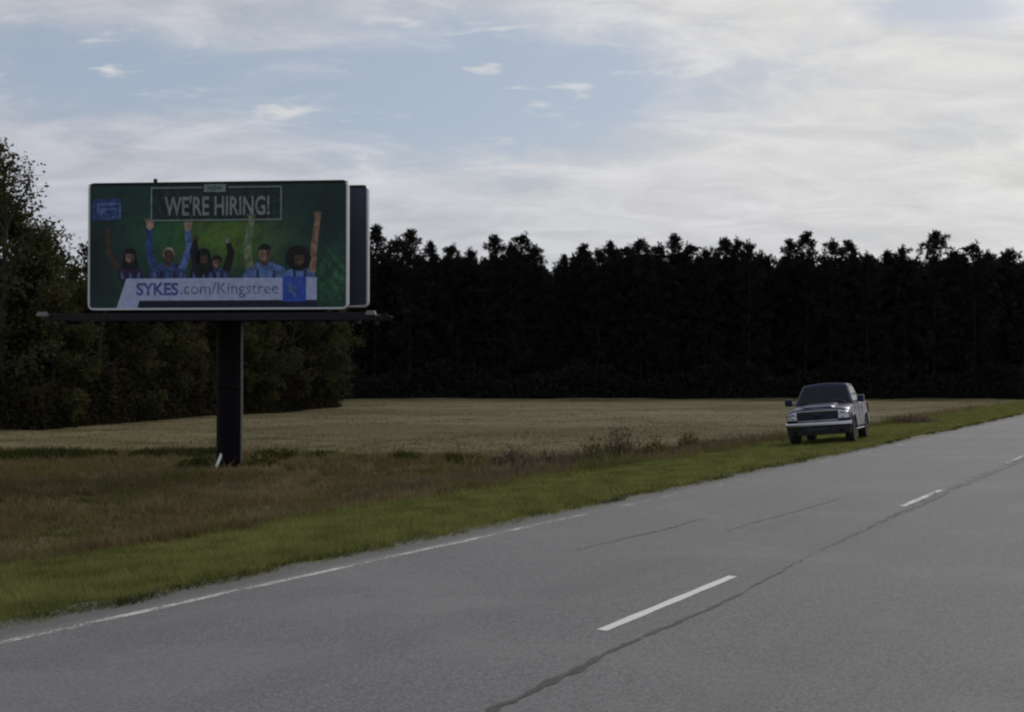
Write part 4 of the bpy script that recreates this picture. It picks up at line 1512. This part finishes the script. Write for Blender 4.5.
        for x, k in ((.68, .85), (.72, 1.0), (.84, .96), (.88, .7)):
            rr.append([(x, s * 1.12 - .11 * k, 1.36 - .115 * k), (x, s * 1.12 + .11 * k, 1.36 - .115 * k), (x, s * 1.12 + .11 * k, 1.36 + .115 * k), (x, s * 1.12 - .11 * k, 1.36 + .115 * k)])
        mb.grid(rr)
        link("door_mirror", mb.mesh("door_mirror", [M_BODY], .015, 2), o)
    # front end
    mb = MB()
    P = lambda y: 2.625 - .16 * (abs(y) / .985) ** 4
    yl = [-.60, -.4, -.2, 0, .2, .4, .60]
    mb.grid([[(P(y) - .02, y, z0), (P(y) + .012, y, z0), (P(y) + .012 - .02 * (z1 > 1), y, z1), (P(y) - .02, y, z1)] for y in yl for z0, z1 in ((.745, 1.08),)])
    grille = link("grille", mb.mesh("grille", [M_BLACK]), o)
    for z in (.765, .86, .955, 1.06):
        mb = MB()
        hgt = .022 if z not in (.765, 1.06) else .030
        mb.grid([[(P(y) + .0, y, z - hgt / 2), (P(y) + .035, y, z - hgt / 2), (P(y) + .035, y, z + hgt / 2), (P(y), y, z + hgt / 2)] for y in yl])
        link("grille_bar", mb.mesh("grille_bar", [M_CHROME if z in (.765, 1.06) else M_BODY], .006, 1), grille)
    mb = MB()
    mb.grid([[(x, .12 * k * math.cos(q), .915 + .05 * k * math.sin(q)) for q in [2 * math.pi * j / 16 for j in range(16)]] for x, k in ((2.63, 1), (2.668, 1), (2.675, .85))])
    link("emblem", mb.mesh("emblem", [M_BODY], smooth=40), grille)
    for s in (-1, 1):
        yl2 = [s * y for y in (.62, .70, .78, .86, .925)]
        mb = MB()
        mb.grid([[(P(y) - .06, y, .80), (P(y) + .012, y, .80), (P(y) + .005, y, 1.065 - .02 * i), (P(y) - .08, y, 1.075 - .02 * i)] for i, y in enumerate(yl2)])
        hl = link("headlight", mb.mesh("headlight", [M_LENS], .012, 2), o)
        mb = MB()
        for z0, z1 in ((.935, .948), (.79, .805)):
            mb.grid([[(P(y) - .03, y, z0), (P(y) + .02, y, z0), (P(y) + .02, y, z1), (P(y) - .03, y, z1)] for y in yl2])
        link("headlight_divider", mb.mesh("headlight_divider", [M_BLACK]), hl)
        for zc_ in (.87, 1.0):
            mb = MB()
            yc = s * .735
            rngs = [[(P(yc) + dx, yc + r_ * math.cos(q), zc_ + r_ * .8 * math.sin(q)) for q in [2 * math.pi * j / 12 for j in range(12)]] for dx, r_ in ((.0, .055), (.018, .055), (.022, .035))]
            mb.grid(rngs)
            link("lamp_bowl", mb.mesh("lamp_bowl", [M_CHROME], smooth=40), hl)
        mb = MB()
        mb.box((P(.9) - .10, s * .905, .83), (P(.9) - .005, s * .952, 1.0))
        link("turn_signal", mb.mesh("turn_signal", [M_AMB], .01, 1), hl)
    # bumper
    def bump(y, d):
        return 2.70 - .20 * (abs(y) / 1.0) ** 3.5 + d
    mb = MB()
    yb = [-.99, -.95, -.8, -.55, -.3, 0, .3, .55, .8, .95, .99]
    mb.grid([[(bump(y, -.18), y, .59), (bump(y, -.015), y, .60), (bump(y, .02), y, .625), (bump(y, .02), y, .68), (bump(y, -.01), y, .715), (bump(y, -.18), y, .735)] for y in yb])
    bp = link("front_bumper", mb.mesh("front_bumper", [M_CHROME], smooth=32), o)
    mb = MB()
    mb.grid([[(bump(y, -.22), y * .94, .33), (bump(y, -.06), y * .94, .35), (bump(y, -.03), y * .98, .588), (bump(y, -.22), y * .98, .588)] for y in yb])
    link("air_dam", mb.mesh("air_dam", [M_BLACK], smooth=32), bp)
    mb = MB()
    mb.grid([[(bump(y, -.05), y, .46), (bump(y, -.02), y, .46), (bump(y, -.018), y, .57), (bump(y, -.05), y, .57)] for y in (-.34, -.17, 0, .17, .34)])
    link("bumper_intake", mb.mesh("bumper_intake", [M_BLACK]), bp)
    for s in (-1, 1):
        mb = MB()
        yc = s * .70
        mb.grid([[(bump(yc, dx), yc + r_ * 1.4 * math.cos(q), .445 + r_ * math.sin(q)) for q in [2 * math.pi * j / 12 for j in range(12)]] for dx, r_ in ((-.06, .05), (-.015, .05), (-.01, .03))])
        link("fog_lamp", mb.mesh("fog_lamp", [M_GLASS], smooth=40), bp)
    # tail
    mb = MB()
    mb.grid([[(-2.95, y, .55), (-2.80, y, .52), (-2.80, y, .70), (-2.95, y, .68)] for y in (-.95, 0, .95)])
    link("rear_bumper", mb.mesh("rear_bumper", [M_CHROME], .02, 1), o)
    for s in (-1, 1):
        mb = MB()
        mb.box((-2.83, s * .93 - .06, .86), (-2.74, s * .93 + .062, 1.20))
        link("tail_light", mb.mesh("tail_light", [M_RED], .01, 1), o)
    # wheels
    def lathe(prof_, n=28):
        m_ = MB()
        rings_ = [[(r_ * math.cos(q), y, r_ * math.sin(q)) for q in [2 * math.pi * j / n for j in range(n)]] for r_, y in prof_]
        m_.grid(rings_, caps=True)
        return m_
    tyre_me = lathe([(.245, -.12), (.30, -.135), (.37, -.13), (.397, -.10), (.40, -.05), (.40, .05), (.397, .10), (.37, .13), (.30, .135), (.245, .12)]).mesh("tyre", [M_TYRE], smooth=40)
    rim = lathe([(.25, -.11), (.25, .115), (.225, .118), (.215, .06), (.08, .05), (.07, .085), (.02, .09)])
    for k in range(6):
        rim.box((.05, .055, -.035), (.225, .095, .035), 0, Matrix.Rotation(2 * math.pi * k / 6, 4, 'Y'))
    rim_me = rim.mesh("rim", [M_RIM], smooth=40)
    for cx in (FA, RA):
        for s in (-1, 1):
            w = link("wheel", None, o)
            w.location = (cx, s * .845, WR)
            w.rotation_euler = (0, 0, 0 if s > 0 else math.pi)
            link("tyre", tyre_me, w)
            link("rim", rim_me, w)


build_truck()
